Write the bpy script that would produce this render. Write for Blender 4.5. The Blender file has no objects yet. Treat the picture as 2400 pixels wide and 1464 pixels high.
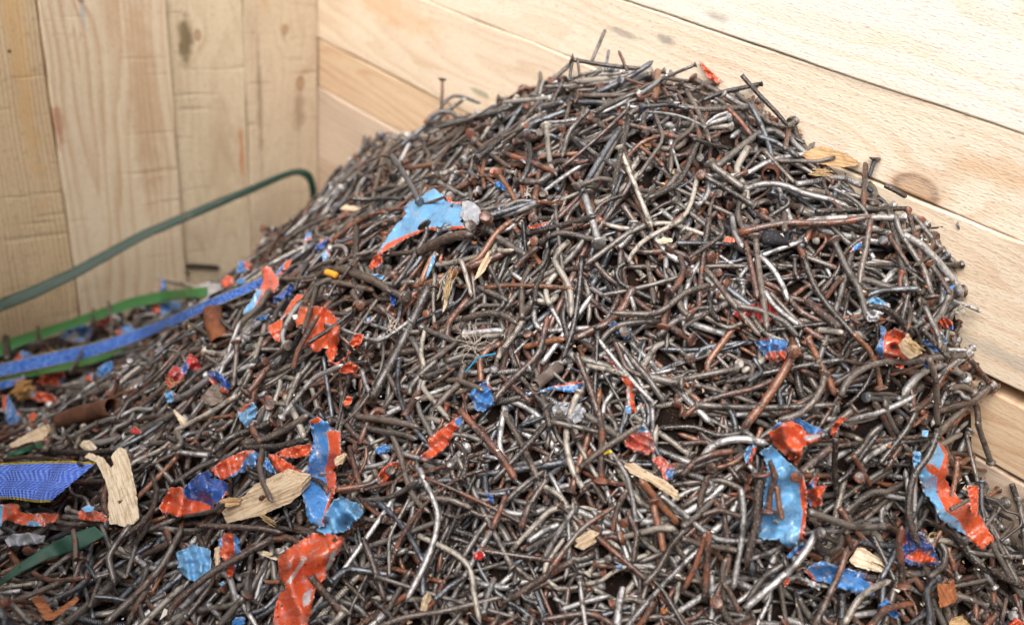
import bpy, math, random, re
import numpy as np
from mathutils import Vector, Matrix
from mathutils.geometry import delaunay_2d_cdt

SC = bpy.context.scene
COL = SC.collection
RNG = np.random.default_rng(11)
random.seed(5)

# ------------------------------------------------------------------ camera
FPX = 2411.52                                     # focal length in pixels of the 2400 x 1464 photograph
def _n(v): return v / np.linalg.norm(v)
_d1 = _n(np.array([-1260 - 1200., -920 - 732., FPX]))
_dd = _n(np.array([765 - 1200., 4900 - 732., FPX]))
AZ = -_dd; AX = _n(-_d1 - AZ * (-_d1 @ AZ)); AY = np.cross(AZ, AX)
ROT = np.stack([AX, AY, AZ])                      # world = ROT @ (right, down, forward)
EYE = -ROT @ (1.25 * np.array([(748 - 1200.) / FPX, (400 - 732.) / FPX, 1.]))
cam_data = bpy.data.cameras.new('camera')
cam = bpy.data.objects.new('camera', cam_data); COL.objects.link(cam)
M4 = Matrix.Identity(4)
for i in range(3):
    M4[i][0] = ROT[i, 0]; M4[i][1] = -ROT[i, 1]; M4[i][2] = -ROT[i, 2]; M4[i][3] = EYE[i]
cam.matrix_world = M4
cam_data.sensor_width = 36.0
cam_data.lens = 36.0 * FPX / 2400.
cam_data.clip_start = 0.02; cam_data.clip_end = 200
cam_data.dof.use_dof = True
cam_data.dof.focus_distance = 0.655
cam_data.dof.aperture_fstop = 5.0
SC.camera = cam

# ------------------------------------------------------------------ sky, sun, exposure
SUN_DIR = Vector((0.26, -0.46, 0.85)).normalized()
world = bpy.data.worlds.new('World'); SC.world = world; world.use_nodes = True
wn = world.node_tree.nodes; wl = world.node_tree.links
sky = wn.new('ShaderNodeTexSky'); sky.sky_type = 'NISHITA'; sky.sun_disc = False
sky.sun_elevation = math.asin(SUN_DIR.z); sky.sun_rotation = math.atan2(SUN_DIR.x, SUN_DIR.y)
sky.air_density = 0.6; sky.dust_density = 6.0; sky.ozone_density = 0.4
bg = wn['Background']; bg.inputs['Strength'].default_value = 0.09
wl.new(sky.outputs['Color'], bg.inputs['Color'])
sun_data = bpy.data.lights.new('sun', 'SUN'); sun_data.energy = 1.5; sun_data.angle = math.radians(60)
sun_data.color = (1.0, 0.99, 0.97)
sun = bpy.data.objects.new('sun', sun_data); COL.objects.link(sun)
sun.rotation_euler = SUN_DIR.to_track_quat('Z', 'Y').to_euler()
sun.location = (0.5, -1.5, 3)
SC.view_settings.view_transform = 'Standard'; SC.view_settings.look = 'None'
SC.view_settings.gamma = 1.0; SC.view_settings.use_curve_mapping = False
SC.view_settings.exposure = 1.35

# ------------------------------------------------------------------ helpers
def dim(c, k): return (c[0] * k, c[1] * k, c[2] * k, 1.0)
def lin(r, g, b):
    f = lambda c: (c / 255.) / 12.92 if c <= 10 else (((c / 255.) + .055) / 1.055) ** 2.4
    return (f(r), f(g), f(b), 1.0)

def tag(o, label=None, cat=None, group=None, kind=None):
    if label: o['label'] = label
    if cat: o['category'] = cat
    if group: o['group'] = group
    if kind: o['kind'] = kind
    return o

def empty(name, loc, label, cat, group=None, kind=None):
    o = bpy.data.objects.new(name, None); COL.objects.link(o); o.location = loc
    o.empty_display_size = 0.01
    return tag(o, label, cat, group, kind)

def link(name, me, parent=None, loc=None):
    o = bpy.data.objects.new(name, me); COL.objects.link(o)
    if loc is not None: o.location = loc
    if parent: o.parent = parent
    return o

def mesh_np(name, V, Q, T, mat, attrs=None, smooth=True, flat_tris=False):
    """V (n,3); Q (m,4) quads; T (k,3) triangles; attrs {name: (n,4) colours}."""
    me = bpy.data.meshes.new(name)
    V = np.asarray(V, dtype=np.float32); Q = np.asarray(Q, dtype=np.int32).reshape(-1, 4); T = np.asarray(T, dtype=np.int32).reshape(-1, 3)
    me.vertices.add(len(V)); me.vertices.foreach_set('co', V.ravel())
    nl = Q.size + T.size
    me.loops.add(nl); me.loops.foreach_set('vertex_index', np.concatenate([Q.ravel(), T.ravel()]))
    npg = len(Q) + len(T)
    me.polygons.add(npg)
    me.polygons.foreach_set('loop_start', np.concatenate([np.arange(len(Q)) * 4, Q.size + np.arange(len(T)) * 3]).astype(np.int32))
    sm = np.full(npg, smooth, dtype=bool)
    if flat_tris: sm[len(Q):] = False
    me.polygons.foreach_set('use_smooth', sm)
    for k, A in (attrs or {}).items():
        at = me.attributes.new(k, 'FLOAT_COLOR', 'POINT')
        at.data.foreach_set('color', np.asarray(A, dtype=np.float32).ravel())
    if mat: me.materials.append(mat)
    me.update(calc_edges=True); me.validate()
    return me

def ray_dirs(px):
    px = np.atleast_2d(np.asarray(px, dtype=float))
    c = np.stack([(px[:, 0] - 1200) / FPX, (px[:, 1] - 732) / FPX, np.ones(len(px))], -1)
    return c @ ROT.T
def unproj(px, t):
    return EYE + ray_dirs(px) * np.asarray(t, dtype=float).reshape(-1, 1)
def proj(P):
    q = (np.asarray(P) - EYE) @ ROT
    return np.stack([1200 + FPX * q[..., 0] / q[..., 2], 732 + FPX * q[..., 1] / q[..., 2], q[..., 2]], -1)

# ------------------------------------------------------------------ node helpers
class NT:
    def __init__(s, name):
        s.m = bpy.data.materials.new(name); s.m.use_nodes = True
        s.n = s.m.node_tree.nodes; s.l = s.m.node_tree.links
        s.b = s.n['Principled BSDF']
    def put(s, sock, v):
        if isinstance(v, bpy.types.NodeSocket): s.l.new(v, sock)
        elif v is not None: sock.default_value = v
    def math(s, op, a, b=None, c=None, clamp=False):
        n = s.n.new('ShaderNodeMath'); n.operation = op; n.use_clamp = clamp
        for i, v in enumerate((a, b, c)): s.put(n.inputs[i], v)
        return n.outputs[0]
    def mix(s, f, a, b):
        n = s.n.new('ShaderNodeMix'); n.data_type = 'RGBA'
        s.put(n.inputs[0], f); s.put(n.inputs[6], a); s.put(n.inputs[7], b)
        return n.outputs[2]
    def ramp(s, v, lo, hi, a=0., b=1.):
        n = s.n.new('ShaderNodeMapRange'); n.interpolation_type = 'SMOOTHSTEP'
        s.put(n.inputs[0], v); s.put(n.inputs[1], lo); s.put(n.inputs[2], hi); s.put(n.inputs[3], a); s.put(n.inputs[4], b)
        return n.outputs[0]
    def vec(s, x, y, z):
        n = s.n.new('ShaderNodeCombineXYZ'); s.put(n.inputs[0], x); s.put(n.inputs[1], y); s.put(n.inputs[2], z)
        return n.outputs[0]
    def sep(s, v):
        n = s.n.new('ShaderNodeSeparateXYZ'); s.put(n.inputs[0], v); return n.outputs
    def noise(s, v, scale, detail=3., rough=.55, dist=0.):
        n = s.n.new('ShaderNodeTexNoise'); s.put(n.inputs['Vector'], v)
        n.inputs['Scale'].default_value = scale; n.inputs['Detail'].default_value = detail
        n.inputs['Roughness'].default_value = rough; n.inputs['Distortion'].default_value = dist
        return n.outputs[0]
    def vadd(s, a, b):
        n = s.n.new('ShaderNodeVectorMath'); n.operation = 'ADD'; s.put(n.inputs[0], a); s.put(n.inputs[1], b); return n.outputs[0]
    def obj(s): return s.n.new('ShaderNodeTexCoord').outputs['Object']
    def attr(s, name):
        n = s.n.new('ShaderNodeAttribute'); n.attribute_name = name
        return n
    def bump(s, h, strength, dist):
        n = s.n.new('ShaderNodeBump'); s.put(n.inputs['Height'], h); n.inputs['Strength'].default_value = strength
        n.inputs['Distance'].default_value = dist; s.l.new(n.outputs[0], s.b.inputs['Normal'])
    def out(s, **k):
        for a, v in k.items(): s.put(s.b.inputs[a.replace('_', ' ')], v)
        return s.m

# ------------------------------------------------------------------ wood
def wood(name, light, late, dark=(0.10, 0.05, 0.025, 1), v0=0.02, depth=0.03, taper=0.12, freq=150., contrast=.6, warp=.012,
         fleck=.35, saw=0.0, knots=(), stains=(), seed=0., rough=.8, fuzz=.4, tone=.25):
    pale = lambda c: tuple(min(.9, (c[i] * .87 + (c[0] * .3 + c[1] * .5 + c[2] * .2) * .13) * 1.04) for i in range(3)) + (1,)
    light, late = pale(light), pale(late)
    m = NT(name)
    x, y, z = m.sep(m.obj())
    u = m.math('ADD', x, seed * 3.1); v = z
    warpn = m.noise(m.vec(m.math('MULTIPLY', u, 3.), m.math('MULTIPLY', v, 9.), seed), 1., 2.)
    warpf = m.noise(m.vec(m.math('MULTIPLY', u, 14.), m.math('MULTIPLY', v, 50.), seed + 4), 1., 3.)
    vv = m.math('ADD', m.math('SUBTRACT', v, v0), m.math('MULTIPLY', m.math('SUBTRACT', warpn, .5), warp * 4))
    dd = m.math('ADD', m.math('MULTIPLY', x, taper), depth)
    r = m.math('SQRT', m.math('ADD', m.math('MULTIPLY', vv, vv), m.math('MULTIPLY', dd, dd)))
    r = m.math('ADD', r, m.math('MULTIPLY', m.math('SUBTRACT', warpf, .5), warp * .35))
    kmask = None; kring = None; gall = None
    for (ku, kv, kr) in knots:
        du = m.math('MULTIPLY', m.math('SUBTRACT', x, ku), .62); dv = m.math('SUBTRACT', z, kv)
        d = m.math('SQRT', m.math('ADD', m.math('MULTIPLY', du, du), m.math('MULTIPLY', dv, dv)))
        d = m.math('ADD', d, m.math('MULTIPLY', m.math('SUBTRACT', warpf, .5), kr * .5))
        g = m.math('EXPONENT', m.math('MULTIPLY', m.math('POWER', m.math('DIVIDE', d, kr * 2.6), 2.), -1.))
        r = m.math('ADD', r, m.math('MULTIPLY', g, kr * 2.2))
        gall = g if gall is None else m.math('MAXIMUM', gall, g)
        k = m.ramp(d, kr * .8, kr * 1.15, 1., 0.)
        ring = m.math('MULTIPLY', m.ramp(d, kr * .45, kr * .8), k)
        kmask = k if kmask is None else m.math('MAXIMUM', kmask, k)
        kring = ring if kring is None else m.math('MAXIMUM', kring, ring)
    big = m.noise(m.vec(m.math('MULTIPLY', u, 1.3), m.math('MULTIPLY', v, 22.), seed + 7), 1., 2.)
    fr = m.math('FRACT', m.math('ADD', m.math('MULTIPLY', r, freq), m.math('MULTIPLY', big, 5.)))
    lw = m.math('MULTIPLY', m.ramp(fr, .35, .88), m.ramp(fr, .9, 1.0, 1., 0.))
    streak = m.noise(m.vec(m.math('MULTIPLY', u, 9.), m.math('MULTIPLY', v, 420.), seed + 1), 1., 3., .7)
    fz = m.noise(m.vec(m.math('MULTIPLY', u, 210.), m.math('MULTIPLY', v, 760.), seed + 2), 1., 4., .62, .5)
    fz2 = m.noise(m.vec(m.math('MULTIPLY', u, 60.), m.math('MULTIPLY', v, 300.), seed + 12), 1., 3., .6, .4)
    blotch = m.noise(m.vec(m.math('MULTIPLY', u, 6.), m.math('MULTIPLY', v, 18.), seed + 3), 1., 3., .6)
    amt = m.math('MULTIPLY', lw, m.ramp(blotch, .25, .7, contrast * .35, contrast))
    if gall is not None: amt = m.math('MINIMUM', m.math('ADD', amt, m.math('MULTIPLY', m.math('MULTIPLY', lw, gall), .55)), 1.)
    col = m.mix(amt, light, late)
    col = m.mix(m.math('MULTIPLY', m.ramp(streak, .45, .75), .35 * contrast + .08), col, late)
    col = m.mix(m.ramp(blotch, .4, .8, 0., tone), col, tuple(late[i] * .7 for i in range(3)) + (1,))
    flk = m.math('MULTIPLY', m.ramp(fz, .55, .68), min(1., fleck * 1.25))
    col = m.mix(flk, col, tuple(late[i] * .42 for i in range(3)) + (1,))
    col = m.mix(m.math('MULTIPLY', m.ramp(fz2, .54, .70), .2), col, tuple(late[i] * .62 for i in range(3)) + (1,))
    pits = m.noise(m.vec(m.math('MULTIPLY', u, 240.), m.math('MULTIPLY', v, 260.), seed + 9), 1., 2.)
    col = m.mix(m.math('MULTIPLY', m.ramp(pits, .70, .76), .6 * fleck + .15), col, dark)
    h = m.math('ADD', fz, m.math('MULTIPLY', lw, -.08))
    if saw:
        sl = m.noise(m.vec(m.math('MULTIPLY', m.math('ADD', u, m.math('MULTIPLY', v, .12)), 110.), m.math('MULTIPLY', v, 7.), seed + 5), 1., 3., .6)
        sm = m.ramp(sl, .58, .70)
        col = m.mix(m.math('MULTIPLY', sm, saw), col, dark)
        h = m.math('ADD', h, m.math('MULTIPLY', sm, -.8))
    for (su, sv, ru, rv, sc, st) in stains:
        du = m.math('DIVIDE', m.math('SUBTRACT', x, su), ru); dv = m.math('DIVIDE', m.math('SUBTRACT', z, sv), rv)
        d = m.math('SQRT', m.math('ADD', m.math('MULTIPLY', du, du), m.math('MULTIPLY', dv, dv)))
        d = m.math('ADD', d, m.math('MULTIPLY', m.math('SUBTRACT', m.noise(m.vec(m.math('MULTIPLY', x, 60.), m.math('MULTIPLY', z, 60.), su), 1., 4., .65), .5), 1.6))
        col = m.mix(m.ramp(d, .35, 1.05, st, 0.), col, sc)
    if kmask is not None:
        kc = m.mix(kring, lin(165, 125, 85), lin(96, 64, 52))
        kc = m.mix(m.ramp(fz, .45, .7), kc, lin(190, 150, 110))
        col = m.mix(m.math('MULTIPLY', kmask, .66), col, kc)
    m.bump(h, min(1., fuzz * .9), .0009)
    return m.out(Base_Color=col, Roughness=rough, Specular_IOR_Level=.25)

def plank_mesh(name, L, lo, hi, mat, seed, thick=.02, proud=0., lip=True):
    """local x = length (-L/2..L/2), local y = out of the face, local z = across. lo/hi: functions of x."""
    rs = np.random.default_rng(seed)
    n = 90
    xs = np.linspace(-L / 2, L / 2, n)
    def wob(a):
        k = rs.normal(0, 1, n); k = np.convolve(k, np.ones(5) / 5, 'same'); return k * a
    l = lo(xs) + wob(.0009); h = hi(xs) + wob(.0009)
    b = .0010
    prof = lambda a, c: [(a, -thick), (a, -b), (a + b * .5, -b * .35), (a + b * 1.3, 0), (a * .75 + c * .25, 0), (a * .5 + c * .5, 0), (a * .25 + c * .75, 0), (c - b * 1.3, 0), (c - b * .5, -b * .35), (c, -b), (c, -thick)]
    V = []; Q = []
    for i in range(n):
        for (z, y) in prof(l[i], h[i]):
            yy = y + proud + (.0006 * math.sin(xs[i] * 19 + seed) if y > -.01 else 0)
            V.append((xs[i], yy, z))
    k = 11
    for i in range(n - 1):
        for j in range(k):
            a = i * k + j; c = i * k + (j + 1) % k
            Q.append((a, a + k, c + k, c))
    T = [(0, j, j + 1) for j in range(1, k - 1)] + [((n - 1) * k, (n - 1) * k + j + 1, (n - 1) * k + j) for j in range(1, k - 1)]
    if lip:
        zl = l.min() - .014; zh = l.max() + .02; o = len(V)
        for xx in (-L / 2, L / 2):
            for yy in (-thick - .011, -thick - .0007):
                for zz in (zl, zh): V.append((xx, yy + proud, zz))
        for q in ((0, 1, 3, 2), (4, 6, 7, 5), (0, 4, 5, 1), (2, 3, 7, 6), (0, 2, 6, 4), (1, 5, 7, 3)): Q.append(tuple(o + a for a in q))
    return mesh_np(name, V, Q, T, mat, smooth=False)

cst = lambda c: (lambda x: np.full(len(x), c))
# wall along the long side of the bin (planks lie level), face at y = 0
wall_r = empty('plank_wall', (0.62, 0, 0.1), 'pale rough sawn wall of level planks rising behind the nail heap', 'wall', kind='thing')
LR, XC = 1.34, 0.65                                # planks run x = -0.02 .. 1.32
GRY = lin(150, 146, 138)
right_planks = [
    # z lo, z hi, material
    (.4299, .60, dict(light=lin(214, 198, 168), late=lin(196, 172, 134), seed=9, freq=110, contrast=.3)),
    (.3133, .4292, dict(light=lin(236, 230, 216), late=lin(224, 208, 176), seed=1, v0=.02, depth=.03, taper=.06, freq=70, contrast=.5, warp=.016, fleck=.30, fuzz=.8, tone=.10,
                       knots=((.055, .0195, .0062),), stains=((-.02, .03, .05, .012, lin(205, 170, 120), .35), (.13, .01, .03, .010, lin(222, 188, 140), .5), (-.18, -.045, .02, .006, GRY, .6), (-.10, -.048, .016, .004, GRY, .5)))),
    (.2525, .3126, dict(light=lin(230, 216, 192), late=lin(212, 182, 146), seed=2, v0=-.03, depth=.012, taper=.05, freq=100, contrast=.5, warp=.012, fleck=.34, fuzz=.8, tone=.16,
                       knots=((.0795, -.0245, .0105),), stains=((.14, .005, .07, .012, lin(206, 160, 112), .4), (-.145, .012, .014, .006, GRY, .75), (-.19, .005, .02, .004, GRY, .6)))),
    (.1623, .2518, dict(light=lin(222, 206, 180), late=lin(202, 170, 134), seed=3, v0=.01, depth=.02, taper=.09, freq=120, contrast=.55, warp=.016, fleck=.34, fuzz=.6, tone=.22,
                        stains=((-.50, .02, .10, .02, lin(210, 160, 105), .35), (-.36, -.02, .02, .004, lin(120, 125, 105), .6), (.17, -.028, .09, .007, lin(170, 160, 148), .6)))),
    (.1055, .1614, dict(light=lin(208, 182, 148), late=lin(182, 138, 98), seed=4, v0=.004, depth=.004, taper=.045, freq=150, contrast=.75, warp=.012, fleck=.2, fuzz=.4, saw=.0, tone=.25)),
    (.0185, .1043, dict(light=lin(198, 178, 156), late=lin(168, 140, 114), seed=5, v0=.05, depth=.01, taper=.05, freq=140, contrast=.6, warp=.014, fleck=.25, fuzz=.5, tone=.3)),
    (-.075, .0173, dict(light=lin(186, 164, 140), late=lin(156, 126, 100), seed=6, v0=-.05, depth=.01, taper=.06, freq=140, contrast=.55, fleck=.3, fuzz=.5, tone=.3)),
    (-.19, -.0765, dict(light=lin(180, 148, 116), late=lin(150, 112, 80), seed=7, freq=140, contrast=.55)),
]
plank_lbl = {1: 'pale cream rough plank with small round dark knot', 2: 'cream plank with large brown knot at its lower edge', 4: 'narrow orange grained plank'}
for i, (a, b, w) in enumerate(right_planks):
    mat = wood('pine_board', **w)
    c = (a + b) / 2
    lo = cst(a - c); hi = cst(b - c)
    if abs(a - .1055) < 1e-6:
        hi = lambda x, b=b, c=c: b - c - .0085 * np.clip((x + XC - .74) / .05, 0, 1) - .0008
    if abs(a - .0185) < 1e-6:
        hi = lambda x, b=b, c=c: b - c - .002 * np.clip((x + XC - .7) / .1, 0, 1)
    me = plank_mesh('plank', LR, lo, hi, mat, 20 + i, proud=[0, .001, 0, .0006, -.0006, .0004, 0, .0005][i])
    o = link('plank', me, wall_r)
    # local x -> +X ; local y (out) -> -Y ; local z -> needs right-handed: x cross y = z -> X x -Y = -Z, so mirror across
    o.matrix_world = Matrix(((1, 0, 0, XC), (0, -1, 0, 0), (0, 0, 1, c), (0, 0, 0, 1)))
    o.parent = wall_r; o.matrix_parent_inverse = Matrix.Translation((-.62, 0, -.1))
    me.flip_normals()
    if i in plank_lbl: o['label'] = plank_lbl[i]

wall_l = empty('plank_wall', (0, -0.3, 0.1), 'weathered wall of upright planks behind the green strap loop', 'wall', kind='thing')
LL, ZC = .76, .22
left_planks = [
    (-.62, -.466, dict(light=lin(178, 142, 100), late=lin(140, 100, 60), seed=11, freq=120, contrast=.5)),
    (-.465, -.302, dict(light=lin(214, 192, 152), late=lin(172, 136, 94), seed=12, v0=-.3, depth=.01, taper=.02, freq=230, contrast=.8, warp=.004, fleck=.6, fuzz=.9, saw=.10, tone=.25,
                        stains=((0.02, .06, .25, .012, lin(205, 160, 95), .4), (-0.035, .052, .0022, .0022, (0.01, .01, .01, 1), 1.), (-0.11, .012, .0024, .0024, (0.01, .01, .01, 1), 1.), (-0.09, .02, .003, .002, (0.02, .02, .02, 1), .8)))),
    (-.3005, -.178, dict(light=lin(216, 200, 170), late=lin(188, 150, 108), seed=13, v0=-.035, depth=.004, taper=.10, freq=92, contrast=.70, warp=.010, fleck=.30, fuzz=.5, saw=.05, tone=.2,
                         knots=((0.01, -.022, .004),), stains=((-0.1, .03, .16, .02, lin(176, 140, 104), .5), (-0.005, -.022, .02, .003, lin(165, 172, 178), .6), (-0.115, -.058, .03, .007, lin(160, 96, 66), .6)))),
    (-.1765, -.092, dict(light=lin(216, 200, 168), late=lin(184, 154, 116), seed=14, v0=.01, depth=.02, taper=.2, freq=80, contrast=.3, warp=.03, fleck=.45, fuzz=.8, saw=.12, tone=.3,
                         knots=((0.08, -.030, .011), (-0.04, -.01, .004)), stains=((-0.045, -.024, .035, .011, lin(112, 96, 66), .85), (-0.18, .034, .05, .003, lin(196, 120, 66), .7), (-0.18, .01, .1, .02, lin(176, 148, 116), .3)))),
    (-.0908, -.0014, dict(light=lin(212, 194, 164), late=lin(180, 150, 114), seed=15, v0=-.03, depth=.02, taper=.15, freq=80, contrast=.25, warp=.03, fleck=.5, fuzz=.8, saw=.24, tone=.35,
                          knots=((-0.045, .004, .004), (-0.108, .022, .006)), stains=((-0.14, .02, .03, .01, lin(130, 100, 78), .5), (0, -.02, .03, .006, lin(205, 165, 110), .4), (-0.12, -.03, .1, .004, lin(120, 92, 70), .5)))),
]
for i, (a, b, w) in enumerate(left_planks):
    mat = wood('weathered_board', **w)
    c = (a + b) / 2
    me = plank_mesh('plank', LL, cst(a - c), cst(b - c), mat, 50 + i, proud=[0, .0005, .003, -.0015, -.001][i])
    o = link('plank', me, wall_l)
    # local x -> Z ; local y -> +X ; local z -> Y
    o.matrix_world = Matrix(((0, 1, 0, 0), (0, 0, 1, c), (1, 0, 0, ZC), (0, 0, 0, 1)))
    o.parent = wall_l; o.matrix_parent_inverse = Matrix.Translation((0, .3, -.1))
    if i == 2: o['label'] = 'smooth plank with flowing reddish grain lines'
    if i == 3: o['label'] = 'rough plank with dark grey stain'

# two unseen near sides, added to close the bin and shade the heap's foot
NEAR_MAT = wood('pine_board', light=lin(198, 172, 140), late=lin(166, 132, 98), seed=17, freq=110, contrast=.5)
def shade_wall(label, mw, L, home):
    w = empty('plank_wall', home, label, 'wall', kind='thing')
    for i, (a, b) in enumerate(((-.13, .01), (.0115, .15), (.1515, .29), (.2915, .43), (.4315, .60))):
        c = (a + b) / 2
        o = link('plank', plank_mesh('plank', L, cst(a - c), cst(b - c), NEAR_MAT, 90 + i), w)
        o.matrix_world = mw @ Matrix.Translation((0, 0, c))
        o.parent = w; o.matrix_parent_inverse = Matrix.Translation([-q for q in home])
shade_wall('unseen near plank side added to shade the heap, facing the upright planks', Matrix(((0, -1, 0, 1.24), (-1, 0, 0, -.36), (0, 0, 1, 0), (0, 0, 0, 1))), .70, (1.24, -.36, 0))
shade_wall('unseen near plank side added to shade the heap, facing the level planks', Matrix(((-1, 0, 0, .66), (0, 1, 0, -.73), (0, 0, 1, 0), (0, 0, 0, 1))), 1.34, (.66, -.73, 0))

# ------------------------------------------------------------------ heap shape
CELL = .002
SINK = .022                                         # room for the layers of nails
GX, GY = 575, 400                                   # x 0..1.15, y -0.8..0
gx = (np.arange(GX) + .5) * CELL; gy = -.8 + (np.arange(GY) + .5) * CELL
XX, YY = np.meshgrid(gx, gy, indexing='ij')
PROF = [
    (0, [0, .07, .13, .18, .21, .24, .27, .294, .33, .355, .6], [.283, .285, .270, .264, .254, .236, .178, .112, .074, .060, -.08]),
    (40, [0, .06, .12, .18, .24, .30, .36, .5], [.283, .278, .258, .222, .170, .104, .046, -.06]),
    (75, [0, .06, .12, .2, .3, .4, .55], [.283, .270, .236, .17, .09, .03, -.04]),
    (110, [0, .06, .15, .25, .35, .45, .6], [.283, .264, .205, .125, .05, -.01, -.07]),
    (145, [0, .06, .15, .25, .35, .45, .55], [.283, .262, .196, .116, .030, -.068, -.13]),
    (166, [0, .06, .15, .25, .33, .40, .45, .5], [.283, .266, .212, .148, .091, .004, -.062, -.12]),
    (180, [0, .06, .102, .172, .26, .33, .366, .406, .45, .505, .53], [.283, .268, .251, .210, .163, .124, .098, .050, -.012, -.095, -.12]),
]
def heap_h(x, y):
    dx = x - .53; dy = np.minimum(y + .03, 0)
    r = np.hypot(dx, dy); th = np.degrees(np.arctan2(np.abs(dy), dx))
    out = np.zeros_like(x); A = [p[0] for p in PROF]
    for i, (a, rr, zz) in enumerate(PROF):
        w = np.ones_like(x)
        if i > 0: w = np.where(th < a, (th - A[i - 1]) / (a - A[i - 1]), w)
        if i < len(A) - 1: w = np.where(th >= a, (A[i + 1] - th) / (A[i + 1] - a), w)
        w = np.clip(w, 0, 1); w = w * w * (3 - 2 * w)
        out += w * np.interp(r, rr, zz)
    base = -.112 + .16 * np.exp(-(((x - .56) / .17) ** 2 + ((y + .56) / .16) ** 2))
    k = .011
    return np.logaddexp(out / k, base / k) * k
def fnoise(shape, wl_, amp, rs):
    n = rs.normal(size=shape); F = np.fft.fft2(n)
    fx = np.fft.fftfreq(shape[0])[:, None] / CELL; fy = np.fft.fftfreq(shape[1])[None] / CELL
    F *= np.exp(-((fx ** 2 + fy ** 2) * wl_ ** 2)); r = np.real(np.fft.ifft2(F)); return r / r.std() * amp
BASE = heap_h(XX, YY) + fnoise((GX, GY), .06, .0045, RNG) + fnoise((GX, GY), .025, .0022, RNG)
BASE -= SINK
HM = BASE.copy()
# gentle pits where the photograph shows dark hollows
BASE -= np.maximum(0, fnoise((GX, GY), .022, .0075, RNG) - .004); HM = BASE.copy()
SB = fnoise((GX, GY), .02, 0.0001, RNG) + heap_h(XX, YY) - SINK + .006
GRX, GRY_ = np.gradient(SB, CELL)
def samp(A, x, y):
    i = np.clip((np.asarray(x) / CELL).astype(int), 0, GX - 1); j = np.clip(((np.asarray(y) + .8) / CELL).astype(int), 0, GY - 1)
    return A[i, j]
def march(px, A):
    """distance (camera depth) at which the rays through pixels px meet the height map A or a wall."""
    D = ray_dirs(px); n = len(D)
    ts = np.arange(.36, 1.35, .0025)
    P = EYE[None, None] + D[:, None] * ts[None, :, None]
    z = samp(A, P[..., 0], P[..., 1])
    inside = (P[..., 0] < 1.15) & (P[..., 1] > -.8)
    hit = ((P[..., 2] < z) & inside) | (P[..., 0] < 0) | (P[..., 1] > 0)
    k = hit.argmax(1); k[~hit.any(1)] = len(ts) - 1
    return ts[k]

# dark earth and grit under the nails
def rust_dirt():
    m = NT('dark_rust_grit')
    o = m.obj()
    a = m.noise(o, 60., 5., .65); b = m.noise(o, 700., 4., .7); c = m.noise(o, 1500., 2.)
    col = m.mix(m.ramp(a, .35, .65), lin(20, 15, 12), lin(40, 27, 20))
    col = m.mix(m.ramp(b, .6, .72), col, lin(96, 66, 44))
    col = m.mix(m.ramp(c, .70, .76), col, lin(150, 140, 128))
    m.bump(b, 1., .002)
    return m.out(Base_Color=col, Roughness=.9, Specular_IOR_Level=.2)
st = 2
gi = np.arange(0, GX, st); gj = np.arange(36, GY, st)
ni, nj = len(gi), len(gj)
GZ = BASE[np.ix_(gi, gj)] - .001
Vg = np.stack([np.broadcast_to(gx[gi][:, None], (ni, nj)), np.broadcast_to(gy[gj][None], (ni, nj)), GZ], -1).reshape(-1, 3).copy()
Vg[:, 0] = np.where(Vg[:, 0] < .002, -.004, Vg[:, 0]); Vg[:, 1] = np.where(Vg[:, 1] > -.004, .003, Vg[:, 1])
idx = np.arange(ni * nj).reshape(ni, nj)
Qg = np.stack([idx[:-1, :-1], idx[1:, :-1], idx[1:, 1:], idx[:-1, 1:]], -1).reshape(-1, 4)
tag(link('ground', mesh_np('ground', Vg, Qg, [], rust_dirt())), kind='structure')

# ------------------------------------------------------------------ nails: shapes
CLASSES = {   # name: (colour words, base colour, rust amount, metal)
    'brown': ('rusty brown', lin(82, 64, 55), .46, .10),
    'dark': ('dark brown', lin(50, 42, 38), .26, .10),
    'grey': ('dull grey', lin(126, 120, 114), .18, .35),
    'tan': ('dusty grey-brown', lin(112, 100, 90), .30, .12),
    'silver': ('bright silver', lin(214, 214, 214), .06, .62),
    'steel': ('bluish steel', lin(126, 134, 144), .10, .75),
    'orange': ('orange rusty', lin(150, 92, 54), .40, .0),
    'red': ('red-brown rusty', lin(108, 66, 50), .42, .0),
    'black': ('blackish', lin(36, 34, 36), .10, .25),
    'pale': ('pale whitish', lin(200, 192, 178), .10, .12),
}
CN = list(CLASSES); CP = np.array([.19, .09, .18, .11, .17, .10, .05, .03, .03, .06]); CP /= CP.sum()

def curve2d(L, kind, rs, n=13):
    s = np.linspace(0, 1, n); k = np.zeros(n)
    sg = rs.choice([-1, 1])
    if kind == 'straight': k += math.radians(rs.normal(0, 7))
    elif kind == 'bent':
        g = np.exp(-((s - rs.uniform(.25, .75)) / .065) ** 2); k += g / g.mean() * math.radians(rs.uniform(22, 68)) * sg
    elif kind == 'wavy':
        a = rs.uniform(.22, .4); g = np.exp(-((s - a) / .10) ** 2); h = np.exp(-((s - a - rs.uniform(.25, .4)) / .10) ** 2)
        k += (g / g.mean() * math.radians(rs.uniform(20, 50)) - h / h.mean() * math.radians(rs.uniform(20, 50))) * sg
    elif kind == 'hooked':
        g = np.exp(-((s - rs.choice([.25, .75])) / .09) ** 2); k += g / g.mean() * math.radians(rs.uniform(80, 140)) * sg
    else:
        k += math.radians(rs.uniform(40, 95)) * sg
    th = np.concatenate([[0], np.cumsum((k[1:] + k[:-1]) / 2 / (n - 1))]); th -= th.mean()
    x = np.concatenate([[0], np.cumsum(np.cos((th[1:] + th[:-1]) / 2))]) * L / (n - 1)
    y = np.concatenate([[0], np.cumsum(np.sin((th[1:] + th[:-1]) / 2))]) * L / (n - 1)
    return np.stack([x - x.mean(), y - y.mean()], -1)

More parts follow.
